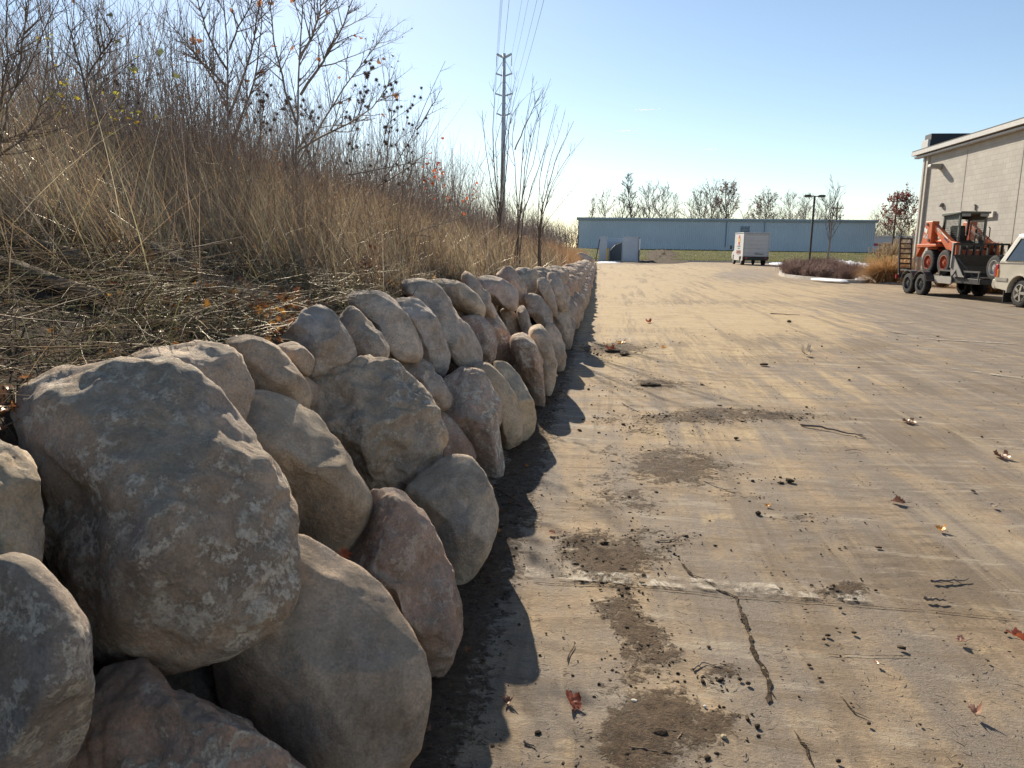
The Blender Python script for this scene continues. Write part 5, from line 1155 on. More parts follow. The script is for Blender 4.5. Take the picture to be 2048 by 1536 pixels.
# ------------------------------------------------------------------ white block building on the right
def block_building():
    x0, Y0, y1 = 14.62, 38.1, 4.0; H = 5.9
    root = empty('block_building', (x0, Y0, 0), 0, 'white painted concrete block building on the right', 'building')
    t = NT('painted_block'); v = t.obj(); sp = t.n('ShaderNodeSeparateXYZ', i0=v); cv = t.n('ShaderNodeCombineXYZ', i0=sp.outputs[1], i1=sp.outputs[2], i2=0.0)
    br = t.n('ShaderNodeTexBrick', Vector=cv.outputs[0], Scale=1.0); br.inputs['Mortar Size'].default_value = .006; br.inputs['Brick Width'].default_value = .405; br.inputs['Row Height'].default_value = .203; br.inputs['Mortar Smooth'].default_value = .3
    br.inputs['Color1'].default_value = (.44, .41, .365, 1); br.inputs['Color2'].default_value = (.49, .46, .41, 1); br.inputs['Mortar'].default_value = (.40, .37, .33, 1)
    n = t.noise(v, .7, 6, .65); c = t.mix(t.ramp(n, .35, .65), t.mul(br.outputs[0], .90), br.outputs[0])
    grime = t.noise(t.map(v, (1, 1.6, .35)), 2.2, 8, .72); c = t.mix(t.ramp(grime, .56, .72, 0, .5), c, (.40, .37, .33))
    chip = t.math('MULTIPLY', t.ramp(t.noise(v, 3.2, 10, .75), .60, .66), t.ramp(br.outputs[1], 0, 1, .12, .9)); c = t.mix(chip, c, (.25, .23, .20))
    h = t.math('ADD', t.math('MULTIPLY', br.outputs[1], -1), t.math('MULTIPLY', t.noise(v, 30, 5), .3)); m = t.fin(c, .85, t.bump(h, .7, .02), spec=.2)
    W = 24.0; mb = MB(); mb.box((W/2, (y1-Y0)/2, H/2), (W, Y0-y1, H)); mb.build('wall', m, root)
    mb = MB()
    for k, yy in enumerate((-.25, -.62)): mb.box((-.05, yy, H/2), (.10, .16, H-.3))
    mb.build('pilaster', simple('pilaster_paint', (.45, .42, .375), .8), root)
    FA = simple('fascia_white', (.52, .50, .47), .5, var=.05); MB().box((-.16, (y1-Y0)/2+.35, H+.02), (.34, Y0-y1+.7, .17)).build('fascia', FA, root)
    MB().box((-.12, (y1-Y0)/2+.3, H-.16), (.22, Y0-y1+.6, .08)).build('gutter', simple('gutter_grey', (.42, .40, .37), .5), root)
    MB().box((W/2, (y1-Y0)/2+.35, H+.135), (W+.6, Y0-y1+.7, .05)).build('roof', simple('dark_roof', (.10, .10, .10), .9), root)
    MB().box((W/2, -.05, H+.45), (W-.1, .7, .75)).build('parapet', simple('dark_parapet', (.018, .02, .026), .6), root)
    MB().box((-.02, -.05, H+.35), (.10, .70, .45)).build('parapet_end', FA, root)
    # expansion joints
    mb = MB()
    for yy in (-4.3, -8.6, -13, -18): mb.box((-.004, yy, H/2-.1), (.012, .03, H-.5))
    mb.build('control_joint', simple('joint', (.30, .28, .25), .9), root)
    # wall pack lamp
    p = atX(1882, 337, x0); wl = empty('wall_lamp', (x0, p.y, p.z), 0, 'grey box wall lamp high on the white block building', 'wall lamp')
    MB().prism([(0, -.02), (-.30, .0), (-.52, .05), (-.50, .17), (0, .2)], -.17, .17).build('housing', simple('lamp_housing', (.30, .29, .27), .5), wl, .02); MB().box((-.3, 0, -.0), (.28, .28, .02), Matrix.Rotation(R(10), 3, 'Y')).build('lens', simple('lamp_lens', (.5, .5, .5), .2), wl)
    MB().box((-.02, 0, .08), (.05, .24, .24)).build('backplate', simple('lamp_plate', (.22, .21, .2), .5), wl)
    p = atX(1885, 410, x0); tag(MB().box((0, 0, 0), (.10, .22, .16)).box((-.06, 0, -.02), (.04, .16, .10)).build('junction_box', simple('jbox', (.20, .18, .17), .6), None, .01, loc=(x0-.055, p.y, p.z)), 'small dark electrical box on the white block wall below the lamp', 'electrical box')
    p = atX(1952, 415, x0); tag(MB().box((0, 0, 0), (.05, .05, .22)).box((-.03, 0, .1), (.04, .04, .05)).build('wall_bracket', simple('jbox2', (.16, .15, .14), .6), None, loc=(x0-.03, p.y, p.z)), 'tiny dark bracket on the white block wall above the loader', 'bracket')
    a = atX(1945, 432, x0); b = atX(1975, 430, x0); hd = MB(); hd.box((0, 0, 0), (.09, abs(a.y-b.y)+1.2, .22)); tag(hd.build('door_header', simple('header_paint', (.52, .49, .43), .8), None, loc=(x0-.05, (a.y+b.y)/2, (a.z+b.z)/2)), 'pale lintel strip on the white block wall above the loader cab', 'lintel')
block_building()

# ------------------------------------------------------------------ pampas grass clumps
def pampas(loc, H, rad, n, npl, label, seed):
    rg = np.random.default_rng(seed); root = empty('pampas_grass', loc, 0, label, 'ornamental grass')
    az = rg.uniform(0, 6.28, n); sp = np.abs(rg.normal(.28, .24, n)); r0 = rg.random(n)**.5*rad*.45; L = rg.uniform(.45, 1.0, n)*H*.95; k = 6
    base = np.stack([np.cos(az)*r0, np.sin(az)*r0, 0*az], 1); P = [base]; th = sp*.6; kk = rg.uniform(.1, .45, n)
    for j in range(k-1): th = th+kk; P.append(P[-1]+np.stack([np.cos(az)*np.sin(th), np.sin(az)*np.sin(th), np.cos(th)], 1)*(L/(k-1))[:, None])
    P = np.stack(P, 1); P[..., 2] = np.maximum(P[..., 2], .02); wa = az+PI/2+rg.normal(0, .6, n); wv = np.stack([np.cos(wa), np.sin(wa), 0*wa], 1); wd = np.array([.8, 1, .9, .7, .45, .1])*.008
    V = np.stack([P-wv[:, None]*wd[None, :, None], P+wv[:, None]*wd[None, :, None]], 2); idx = np.arange(n*k*2).reshape(n, k, 2); F = np.stack([idx[:, :-1, 0], idx[:, :-1, 1], idx[:, 1:, 1], idx[:, 1:, 0]], -1).reshape(-1, 4)
    link('blades', mesh_np('blades', V.reshape(-1, 3), F, PAMB, True), root)
    az = rg.uniform(0, 6.28, npl); sp = np.abs(rg.normal(.20, .14, npl)); L = rg.uniform(.85, 1.08, npl)*H; st = []; fl = []
    for i in range(npl):
        d = np.array([np.cos(az[i])*np.sin(sp[i]), np.sin(az[i])*np.sin(sp[i]), np.cos(sp[i])]); b = np.array([np.cos(az[i]), np.sin(az[i]), 0])*rad*.3*rg.random(); tip = b+d*L[i]; st.append([b, b+d*L[i]*.5, b+d*L[i]*.8])
        m = 80; u = rg.random(m); A = b+d*L[i]*(.76+.22*u[:, None]); e = rg.normal(0, 1, (m, 3))*[.6, .6, .35]+[np.cos(az[i])*.5-.5, np.sin(az[i])*.5, .6]; e = e/np.linalg.norm(e, axis=1, keepdims=True)*(.10*(1-.5*u))[:, None]; fl.append(np.stack([A, A+e*.6, A+e+[0, 0, -.02]], 1))
    V, F = tubes_np(np.array(st), np.repeat([[.004, .003, .002]], npl, 0), 3); link('stalks', mesh_np('stalks', V, F, PAMB), root)
    fl = np.concatenate(fl); V, F = tubes_np(fl, np.repeat([[.006, .008, .002]], len(fl), 0), 3); link('plumes', mesh_np('plumes', V, F, PLUME), root)
PAMB = blade_mat('pampas_blade', [(0, (.52, .29, .13)), (.5, (.62, .42, .21)), (1, (.44, .24, .11))], .45, .05); PLUME = blade_mat('pampas_plume', [(0, (.66, .55, .40)), (1, (.80, .70, .54))], .5, .02)
pampas(gnd(1772, 566), 1.75, .9, 5200, 60, 'large orange ornamental grass clump with pale plumes at the building corner', 1)
pampas(gnd(1806, 562), 2.05, .8, 3000, 50, 'taller plumed ornamental grass clump behind the trailer ramp', 2)
pampas(Vector((14.0, 33.2, 0)), 1.9, .5, 1500, 26, 'narrow ornamental grass between the loader and the block wall', 3)
pampas(Vector((13.9, 29.0, 0)), 1.75, .8, 3000, 44, 'ornamental grass clump behind the loader bucket near the sport utility vehicle'.replace('sport utility vehicle', 'beige vehicle'), 4)
# ------------------------------------------------------------------ text helper
def text(body, size, loc, rot, mat, parent, name='lettering', ext=.002):
    c = bpy.data.curves.new(name, 'FONT'); c.body = body; c.size = size; c.align_x = 'CENTER'; c.align_y = 'CENTER'; c.extrude = ext
    tmp = bpy.data.objects.new(name, c); COL.objects.link(tmp); me = bpy.data.meshes.new_from_object(tmp); bpy.data.objects.remove(tmp); me.materials.clear(); me.materials.append(mat); o = bpy.data.objects.new(name, me); COL.objects.link(o); o.parent = parent; o.location = loc; o.rotation_euler = rot; return o
RUB = simple('tyre_rubber', (.018, .017, .017), .85, var=.2, bump=.3, dirt=.12, dirtcol=(.13, .11, .08))
BLK = simple('black_steel', (.022, .021, .021), .5, .1, var=.3, dirt=.35, dirtcol=(.12, .09, .06)); DGREY = simple('dark_grey_steel', (.07, .07, .068), .6, .2, dirt=.4)
CHR = simple('polished_metal', (.55, .55, .55), .25, .9); WHT = simple('white_paint', (.75, .74, .70), .45, var=.04); GLASS = simple('dark_glass', (.02, .025, .03), .08, spec=.8)
def wheel(parent, c, rad, wd, side, rimmat, hub=.55, name='wheel', spokes=0, lug=None, tread=18):
    """axle along y; side = +1/-1 the face seen"""
    r = link(name, None, parent, c)
    prof = [(-wd/2, hub*rad), (-wd/2, rad*.80), (-wd*.46, rad*.93), (-wd*.36, rad*.985), (0, rad), (wd*.36, rad*.985), (wd*.46, rad*.93), (wd/2, rad*.80), (wd/2, hub*rad)]
    m = MB(); m.loft([[(r_*math.cos(2*PI*k/40), y, r_*math.sin(2*PI*k/40)) for k in range(40)] for y, r_ in prof+[prof[0]]], close=False)
    for k in range(tread):
        a = 2*PI*k/tread
        for s in (-1, 1): m.box((math.cos(a+s*.05)*rad*.99, s*wd*.22, math.sin(a+s*.05)*rad*.99), (rad*.05, wd*.40, rad*.12), Matrix.Rotation(-a, 3, 'Y') @ Matrix.Rotation(s*.35, 3, 'X'))
    m.build('tyre', RUB, r, sm=False)
    f = side*wd/2; m = MB(); R_ = hub*rad*1.03
    pr = [(f*1.02, R_), (f*1.04, R_*.93), (f*.85, R_*.90), (f*.45, R_*.84), (f*.40, R_*.5), (f*.75, R_*.42), (f*.78, R_*.2), (f*1.0, R_*.18), (f*1.0, .005)]
    rings = [[(rr_*math.cos(2*PI*k/28), y, rr_*math.sin(2*PI*k/28)) for k in range(28)] for y, rr_ in pr]; m.loft(rings, close=False)
    if lug:
        for k in range(lug): a = 2*PI*k/lug; m.cyl((math.cos(a)*R_*.33, f*.70, math.sin(a)*R_*.33), (math.cos(a)*R_*.33, f*.95, math.sin(a)*R_*.33), R_*.045, n=6)
    if spokes:
        for k in range(spokes): a = 2*PI*k/spokes; m.bar((math.cos(a)*R_*.2, f*.92, math.sin(a)*R_*.2), (math.cos(a)*R_*.93, f*.95, math.sin(a)*R_*.93), R_*.16, R_*.3)
    m.build('rim', rimmat, r); return r

# vehicle line: trailer axle to vehicle rear wheel
PA_ = gnd(1831, 588.5); PB_ = gnd(2044, 615); hd = (PB_-PA_).normalized(); HEAD = math.atan2(hd.y, hd.x)
# ------------------------------------------------------------------ trailer (x forward, y left, origin between the axles on the ground)
def trailer():
    off = Vector((-hd.y, hd.x, 0))*.92       # body centre lies left of the visible (right) wheels
    T0 = PA_+off
    t = empty('equipment_trailer', T0, HEAD, 'black tandem axle equipment trailer with a raised ladder ramp', 'trailer')
    m = MB(); zf = .56
    for s in (-1, 1): m.bar((-1.45, s*.74, zf), (3.35, s*.74, zf), .10, .16)
    for k in range(9): m.bar((-1.4+k*.59, -.72, zf-.02), (-1.4+k*.59, .72, zf-.02), .07, .10)
    m.bar((3.3, .74, zf), (4.75, .06, zf), .09, .13); m.bar((3.3, -.74, zf), (4.75, -.06, zf), .09, .13); m.bar((4.6, 0, zf), (5.0, 0, zf), .12, .12); m.build('frame', BLK, t, .008)
    m = MB()
    for k in range(8): m.box((.92, -.62+k*.177, zf+.10), (4.7, .165, .045))
    m.build('deck', simple('deck_plank', (.12, .095, .07), .9, scale=5), t, .004)
    m = MB(); m.bar((-1.45, -.80, zf+.22), (-.95, -.80, zf+.22), .04, .06)
    for s in (-1, 1):
        m.bar((1.05, s*.78, zf+.28), (3.3, s*.78, zf+.28), .04, .05)
        for x in (1.1, 1.8, 2.5, 3.25): m.bar((x, s*.78, zf), (x, s*.78, zf+.28), .04)
    m.build('side_rail', DGREY, t)
    for s in (-1, 1):
        for x in (-.43, .43):
            wheel(t, (x, s*.92, .36), .36, .22, s, simple('silver_black_rim', (.10, .10, .10), .35, .6), .60, lug=5)
        # double hump fender
        pts = []; 
        for x0 in (-.43, .43):
            for k in range(9):
                a = PI*(1-(k/8)) ; px, pz = x0+math.cos(a)*.45, .36+math.sin(a)*.44
                if pz > .52 and not (x0 < 0 and px > 0) and not (x0 > 0 and px < 0): pts.append((px, pz))
        pts = [(-.88, .50)]+pts+[(.88, .50)]; rings = [[(x, s*.80, z), (x, s*1.06, z), (x, s*1.06, z-.025), (x, s*.80, z-.025)] for x, z in pts]
        MB().loft(rings).build('fender', simple('fender_metal', (.16, .16, .155), .35, .7, dirt=.4), t)
    # ramps
    for s in (-1, 1):
        r = link('ramp', None, t, (-1.52, s*.62, zf+.02)); m = MB(); h = 1.30
        for q in (-1, 1): m.bar((0, q*.20, 0), (-.18, q*.20, h), .05, .07)
        for k in range(8): f = .05+k*.93/7; m.bar((-.18*f, -.2, h*f), (-.18*f, .2, h*f), .05, .05)
        m.build('ladder_frame', BLK, r, .004)
    m = MB(); m.box((-1.5, -.86, zf-.02), (.06, .14, .14)); m.build('tail_light', simple('red_lens', (.35, .02, .02), .3), t)
    m = MB(); m.box((-1.5, 0, zf), (.08, 1.7, .17)); m.build('rear_bumper', DGREY, t, .008)
    m = MB(); m.cyl((4.2, -.12, .12), (4.2, -.12, .95), .04).box((4.2, -.12, .06), (.18, .18, .04)); m.build('jack', DGREY, t)
    wr = wheel(t, (3.62, -.52, .98), .36, .20, -1, simple('spare_rim', (.45, .44, .42), .4, .4), .60, name='spare_wheel', lug=5)
    MB().bar((3.6, -.40, .56), (3.6, -.40, 1.1), .06).build('spare_bracket', BLK, t)
    # grey tool tray / gooseneck plate seen low at the side
    m = MB(); m.prism([(.95, .44), (1.9, .44), (1.9, .66), (.9, .66)], -.84, -.80); m.build('side_plate', simple('dusty_plate', (.36, .34, .30), .8, dirt=.3), t)
    return t, T0
TR, TR0 = trailer()

# ------------------------------------------------------------------ skid steer loader
def loader():
    OR = simple('orange_paint', (.60, .125, .03), .45, var=.12, scale=5, dirt=.35, dirtcol=(.26, .15, .09), coat=.1); ORD = simple('orange_dark', (.40, .085, .035), .5, dirt=.4)
    CABM = simple('cab_grey_green', (.11, .125, .11), .55, dirt=.35); LG = simple('light_letter', (.80, .78, .70), .6)
    zd = .685; ux = Vector((hd.x, hd.y, 0)); o0 = TR0+ux*.72+Vector((0, 0, zd))
    L = empty('skid_steer_loader', o0, HEAD, 'orange skid steer loader with caged cab standing on the black trailer', 'loader')
    for s in (-1, 1):
        for x in (-.50, .48): wheel(L, (x, s*.63, .40), .40, .27, s, ORD, .56, lug=8, tread=20)
    # chassis
    m = MB(); m.prism([(-1.05, .28), (.80, .22), (.95, .45), (.85, .80), (-1.15, .80), (-1.15, .45)], -.42, .42); m.build('chassis', ORD, L, .02)
    m = MB(); m.prism([(-1.22, .50), (-.80, .40), (-.50, .95), (-.80, 1.10), (-1.18, 1.05)], -.46, .46); m.build('rear_door', OR, L, .03)
    for s in (-1, 1):
        up_ = MB(); y0, y1 = (s*.50, s*.73); y0, y1 = min(y0, y1), max(y0, y1)
        up_.prism([(-1.12, .98), (-.50, .98), (-.50, 1.72), (-.93, 1.72)], y0, y1); u = up_.build('rear_upright', OR, L, .02)
        MB().cyl((-.80, s*.72, 1.62), (-.80, s*.76, 1.62), .045).cyl((-.62, s*.72, 1.10), (-.62, s*.76, 1.10), .05).build('pin', DGREY, u)
        f = MB(); f.prism([(-1.25, .86), (.02, .90), (-.02, .98), (-1.25, .98)], s*.44 if s > 0 else -.80, .80 if s > 0 else -.44)
        f.prism([(-1.25, .55), (-1.0, .86), (-1.25, .86)], s*.60 if s > 0 else -.78, .78 if s > 0 else -.60); f.build('fender', OR, L, .012)
        a = MB(); a.prism([(-.86, 1.66), (-.62, 1.70), (-.30, 1.52), (.62, 1.06), (.92, 1.02), (.98, .55), (1.10, .30), (1.0, .24), (.78, .58), (.32, .84), (-.30, 1.30), (-.66, 1.48)], s*.52 if s > 0 else -.66, .66 if s > 0 else -.52)
        arm = a.build('lift_arm', OR, L, .015)
        if s < 0:
            th = math.atan2(.46, .92)
            for k, (xx, zz, body, sz, mt) in enumerate(((-.16, 1.385, 'BOBCAT', .105, LG), (.34, 1.095, 'BOBCAT', .085, simple('dark_letter', (.05, .06, .12), .6)))):
                text(body, sz, (xx, -.664, zz), (PI/2, th, 0), mt, arm, ext=.003)
            st = MB().box((.22, -.664, 1.235), (.42, .008, .035), Matrix.Rotation(th, 3, 'Y')); st.build('stripe', LG, arm)
            text('450', .20, (-.84, -.735, 1.22), (PI/2, 0, 0), LG, u, ext=.003)
            mk = MB(); mk.prism([(-.98, 1.50), (-.90, 1.54), (-.86, 1.47), (-.78, 1.49), (-.76, 1.40), (-.80, 1.30), (-.86, 1.35), (-.94, 1.37)], -.738, -.733); mk.build('emblem', LG, u)
        c = MB(); c.cyl((-.42, s*.60, .97+.12), (.30, s*.60, 1.06), .045); c.build('lift_cylinder', OR, L, sm=True); MB().cyl((.25, s*.60, 1.055), (.62, s*.60, 1.03), .022).build('piston_rod', CHR, L, sm=True)
    # cab
    cab = link('cab', None, L, (0, 0, 0)); m = MB(); zt = 1.95
    for s in (-1, 1): m.bar((.52, s*.40, .90), (.50, s*.40, zt-.04), .06); m.bar((-.52, s*.40, 1.0), (-.38, s*.40, zt-.06), .05); m.bar((-.52, s*.40, 1.05), (.52, s*.40, .95), .05)
    m.bar((.52, -.40, .92), (.52, .40, .92), .06); m.build('cab_frame', CABM, cab, .006)
    m = MB(); m.prism([(-.46, zt-.08), (.62, zt-.02), (.64, zt+.04), (-.42, zt+.02), (-.50, zt-.04)], -.47, .47); m.build('roof', CABM, cab, .012)
    for s in (-1, 1):
        m = MB()
        for k in range(14): x = -.48+k*.075; m.bar((x, s*.405, 1.0), (x+.02*(1-k/14), s*.405, zt-.08), .010)
        for k in range(14): z = 1.02+k*.066; m.bar((-.50+.008*k, s*.40, z), (.50, s*.40, z), .010)
        m.prism([(-.50, 1.0), (.50, .96), (.50, 1.10), (-.50, 1.12)], s*.398-.003, s*.398+.003); m.prism([(-.44, 1.74), (.50, 1.74), (.50, 1.90), (-.42, 1.90)], s*.398-.003, s*.398+.003); m.build('side_screen', CABM, cab)
        MB().box((.60, s*.28, zt-.07), (.05, .26, .09)).build('work_light', simple('work_light', (.30, .29, .27), .4), cab, .01)
        g = MB(); pr = [(.58, s*.47, 1.16), (.66, s*.47, 1.20), (.66, s*.47, 1.48), (.58, s*.47, 1.52)]
        for q in range(3): g.bar(pr[q], pr[q+1], .022)
        g.build('grab_handle', BLK, cab)
    m = MB(); m.box((-.46, 0, 1.10), (.05, .80, .35)); m.bar((-.44, -.38, 1.3), (-.40, -.38, 1.9), .07); m.bar((-.44, .38, 1.3), (-.40, .38, 1.9), .07); m.box((-.41, 0, 1.84), (.05, .8, .12)); m.build('rear_window_frame', BLK, cab, .01)
    m = MB(); m.box((-.05, 0, 1.02), (.46, .5, .12)); m.box((-.28, 0, 1.30), (.12, .46, .56), Matrix.Rotation(R(-8), 3, 'Y')); m.build('seat', simple('seat_vinyl', (.018, .018, .018), .6), cab, .04)
    m = MB()
    for s in (-1, 1): m.bar((.30, s*.24, .9), (.36, s*.22, 1.36), .025); m.cyl((.355, s*.22, 1.33), (.37, s*.22, 1.45), .028)
    m.build('control_levers', BLK, cab); MB().bar((.50, -.02, 1.40), (.44, .26, 1.24), .03).build('seat_bar', simple('pale_bar', (.7, .68, .62), .4), cab)
    m = MB(); m.box((.15, 0, .86), (.9, .78, .10)); m.box((-.3, 0, .95), (.5, .78, .25)); m.build('cab_floor', BLK, cab)
    # bucket with slotted guard
    bk = link('bucket', None, L, (1.12, 0, 0)); W = .84
    m = MB(); pr = [(0, .62), (-.04, .30), (.02, .05), (.16, -.02), (.78, -.02), (.78, 0.0), (.18, .02), (.06, .10), (0, .32), (.03, .62)]; m.prism(pr, -W, W); m.build('shell', BLK, bk)
    for s in (-1, 1):
        m = MB(); m.prism([(0, .60), (-.03, .28), (.02, .04), (.16, -.02), (.78, -.02), (.66, .06), (.10, .62)], s*W-.012, s*W+.012); m.build('side_plate', simple('scuffed_steel', (.27, .26, .24), .6, .3, dirt=.4), bk, .004)
    m = MB(); m.bar((.02, -W, .98), (.02, W, .98), .05, .06); m.bar((.02, -W, .62), (.02, W, .62), .05, .07)
    for k in range(9): y = -W+W*2*k/8; m.bar((.02, y, .62), (.02, y, .98), .05, .09)
    m.build('slotted_guard', BLK, bk, .006); MB().bar((.02, -W-.03, .25), (.03, -W-.03, 1.02), .035, .05).build('guard_post', simple('light_steel', (.42, .40, .37), .5, .4), bk)
    MB().bar((.78, -.6, .02), (.25, -.82, .55), .03).build('chain', DGREY, bk)
    tag(MB().bar((0, 0, 0), (.28, -.12, .62), .035).build('load_binder', BLK, None, loc=o0+ux*1.55+Vector((-.95, .1, -.05))), 'black load binder bar holding the loader bucket to the trailer', 'load binder')
loader()

# ------------------------------------------------------------------ beige vehicle at the right edge
def suv():
    wpos = gnd(2044, 615); off = Vector((-hd.y, hd.x, 0))*.80
    V0 = wpos+off; v = empty('beige_suv', V0, HEAD, 'beige sport utility vehicle hitched to the trailer, cut off by the right edge', 'car')   # origin under rear axle
    PT = simple('beige_paint', (.58, .53, .43), .35, var=.05, scale=2, dirt=.25, dirtcol=(.42, .36, .27), coat=.5); TRIM = simple('grey_trim', (.30, .27, .22), .6)
    def arch(cx, r=.47, z=.36, n=11): return [(cx-r*math.cos(PI*k/(n-1)), z+r*math.sin(PI*k/(n-1))) for k in range(n)]
    WB = 3.0
    low = [(-1.06, .55), (-1.10, .80), (-1.08, 1.12), (-.60, 1.16), (3.3, 1.16), (4.1, 1.10), (4.25, .85), (4.22, .42)]
    bottom = [(WB+.47, .36)]+[(x, z) for x, z in arch(WB)[::-1]]+[(WB-.47, .36), (.47, .36)]+[(x, z) for x, z in arch(0)[::-1]]+[(-.47, .40), (-1.0, .46)]
    m = MB(); m.prism(low+bottom, -.95, .95); m.build('body', PT, v, .045, seg=3)
    # greenhouse: tapered
    zb, zt = 1.12, 1.93; b_ = [(-1.06, zb), (2.35, zb)]; t_ = [(-.62, zt), (1.75, zt)]
    m = MB(); r0 = [(b_[0][0], -.94, zb), (b_[1][0], -.94, zb), (b_[1][0], .94, zb), (b_[0][0], .94, zb)]; r1 = [(t_[0][0], -.74, zt), (t_[1][0], -.74, zt), (t_[1][0], .74, zt), (t_[0][0], .74, zt)]; m.loft([r0, r1]); m.build('cabin', PT, v, .07, seg=3)
    def side(x, z, s, o=.0):
        f = (z-zb)/(zt-zb); return (x, s*(.94-.20*f+o), z)
    for s in (-1, 1):
        for (xa, xb, xc, xd) in ((-.72, .18, .18, -.42), (.30, 1.05, 1.0, .30), (1.17, 2.0, 1.62, 1.13)):
            m = MB(); q = [side(xa, 1.20, s, .004), side(xb, 1.20, s, .004), side(xc, 1.78, s, .004), side(xd, 1.78, s, .004)]; q2 = [(a, b-s*.03, c) for a, b, c in q]; m.loft([q, q2]); w_ = m.build('side_window', GLASS, v, .004)
            fr = MB()
            for i in range(4): fr.bar(Vector(q[i])+Vector((0, s*.006, 0)), Vector(q[(i+1) % 4])+Vector((0, s*.006, 0)), .022)
            fr.build('window_frame', simple('rubber_frame', (.03, .03, .03), .6), w_)
        MB().box((1.5, s*.957, .70), (2.0, .02, .10)).build('side_moulding', TRIM, v); MB().box((-.78, s*.957, .70), (.50, .02, .09)).build('side_moulding', TRIM, v)
        m = MB(); m.bar((-1.07, s*.955, 1.135), (3.3, s*.955, 1.165), .012, .022); m.build('belt_line', simple('seam', (.16, .14, .11), .6), v)
        for xx in (.62, 1.12, 2.3): MB().box((xx, s*.951, .78), (.012, .006, .70)).build('door_seam', simple('seam_dark', (.05, .045, .04), .7), v)
        m = MB(); m.box((-1.03, s*.90, .93), (.16, .14, .36)); m.build('tail_light', simple('red_lens_clear', (.42, .03, .03), .2), v, .03)
        m = MB(); m.box((-.975, s*.945, .86), (.09, .05, .22)); m.build('marker_lens', simple('amber_lens', (.75, .26, .04), .25), v, .015)
        m = MB(); m.box((-.62, s*.80, .26), (.03, .30, .34)); m.build('mud_flap', BLK, v)
        # arch lips
        for cx in (0, WB):
            pts = arch(cx, .50, .36, 13); m = MB(); rings = [[(x, s*.945, z), (x, s*.975, z), (cx+(x-cx)*.94, s*.975, .36+(z-.36)*.94), (cx+(x-cx)*.94, s*.945, .36+(z-.36)*.94)] for x, z in pts]; m.loft(rings); m.build('wheel_arch', PT, v)
            wheel(v, (cx, s*.80, .375), .375, .25, s, simple('alloy_rim', (.42, .39, .34), .4, .6), .60, spokes=5)
        m = MB(); m.box((.62+.35, s*.965, .98), (.16, .03, .04)); m.build('door_handle', TRIM, v, .01)
        m = MB(); m.box((2.1, s*1.05, 1.20), (.10, .20, .16)); m.build('wing_mirror', PT, v, .03)
    m = MB(); m.prism([(-1.06, .42), (-1.20, .44), (-1.25, .52), (-1.24, .64), (-1.20, .70), (-1.04, .70)], -.93, .93); m.build('rear_bumper', simple('dusty_bumper', (.46, .41, .32), .6, dirt=.4), v, .03)
    m = MB(); m.box((-.87, 0, 1.52), (.04, 1.2, .46), Matrix.Rotation(R(28), 3, 'Y')); m.build('rear_window', GLASS, v)
    m = MB(); q = [(2.33, -.80, 1.20), (2.33, .80, 1.20), (1.83, .68, 1.84), (1.83, -.68, 1.84)]; m.loft([q, [(a+.02, b, c) for a, b, c in q]]); m.build('windscreen', GLASS, v)
    m = MB(); m.box((4.2, 0, .58), (.14, 1.86, .26)); m.build('front_bumper', PT, v, .03)
    for s in (-1, 1): MB().box((4.2, s*.72, .90), (.08, .34, .18)).build('headlight', simple('head_lens', (.6, .6, .6), .1), v, .02)
    m = MB(); m.box((1.6, 0, .38), (5.0, 1.3, .16)); m.build('underbody', BLK, v); MB().box((-1.25, 0, .48), (.3, .08, .08)).cyl((-1.36, 0, .5), (-1.36, 0, .6), .03).build('hitch', DGREY, v)
    m = MB(); 
    for s in (-1, 1): m.bar((-.4, s*.62, zt+.06), (1.5, s*.62, zt+.06), .04)
    m.build('roof_rail', TRIM, v)
suv()

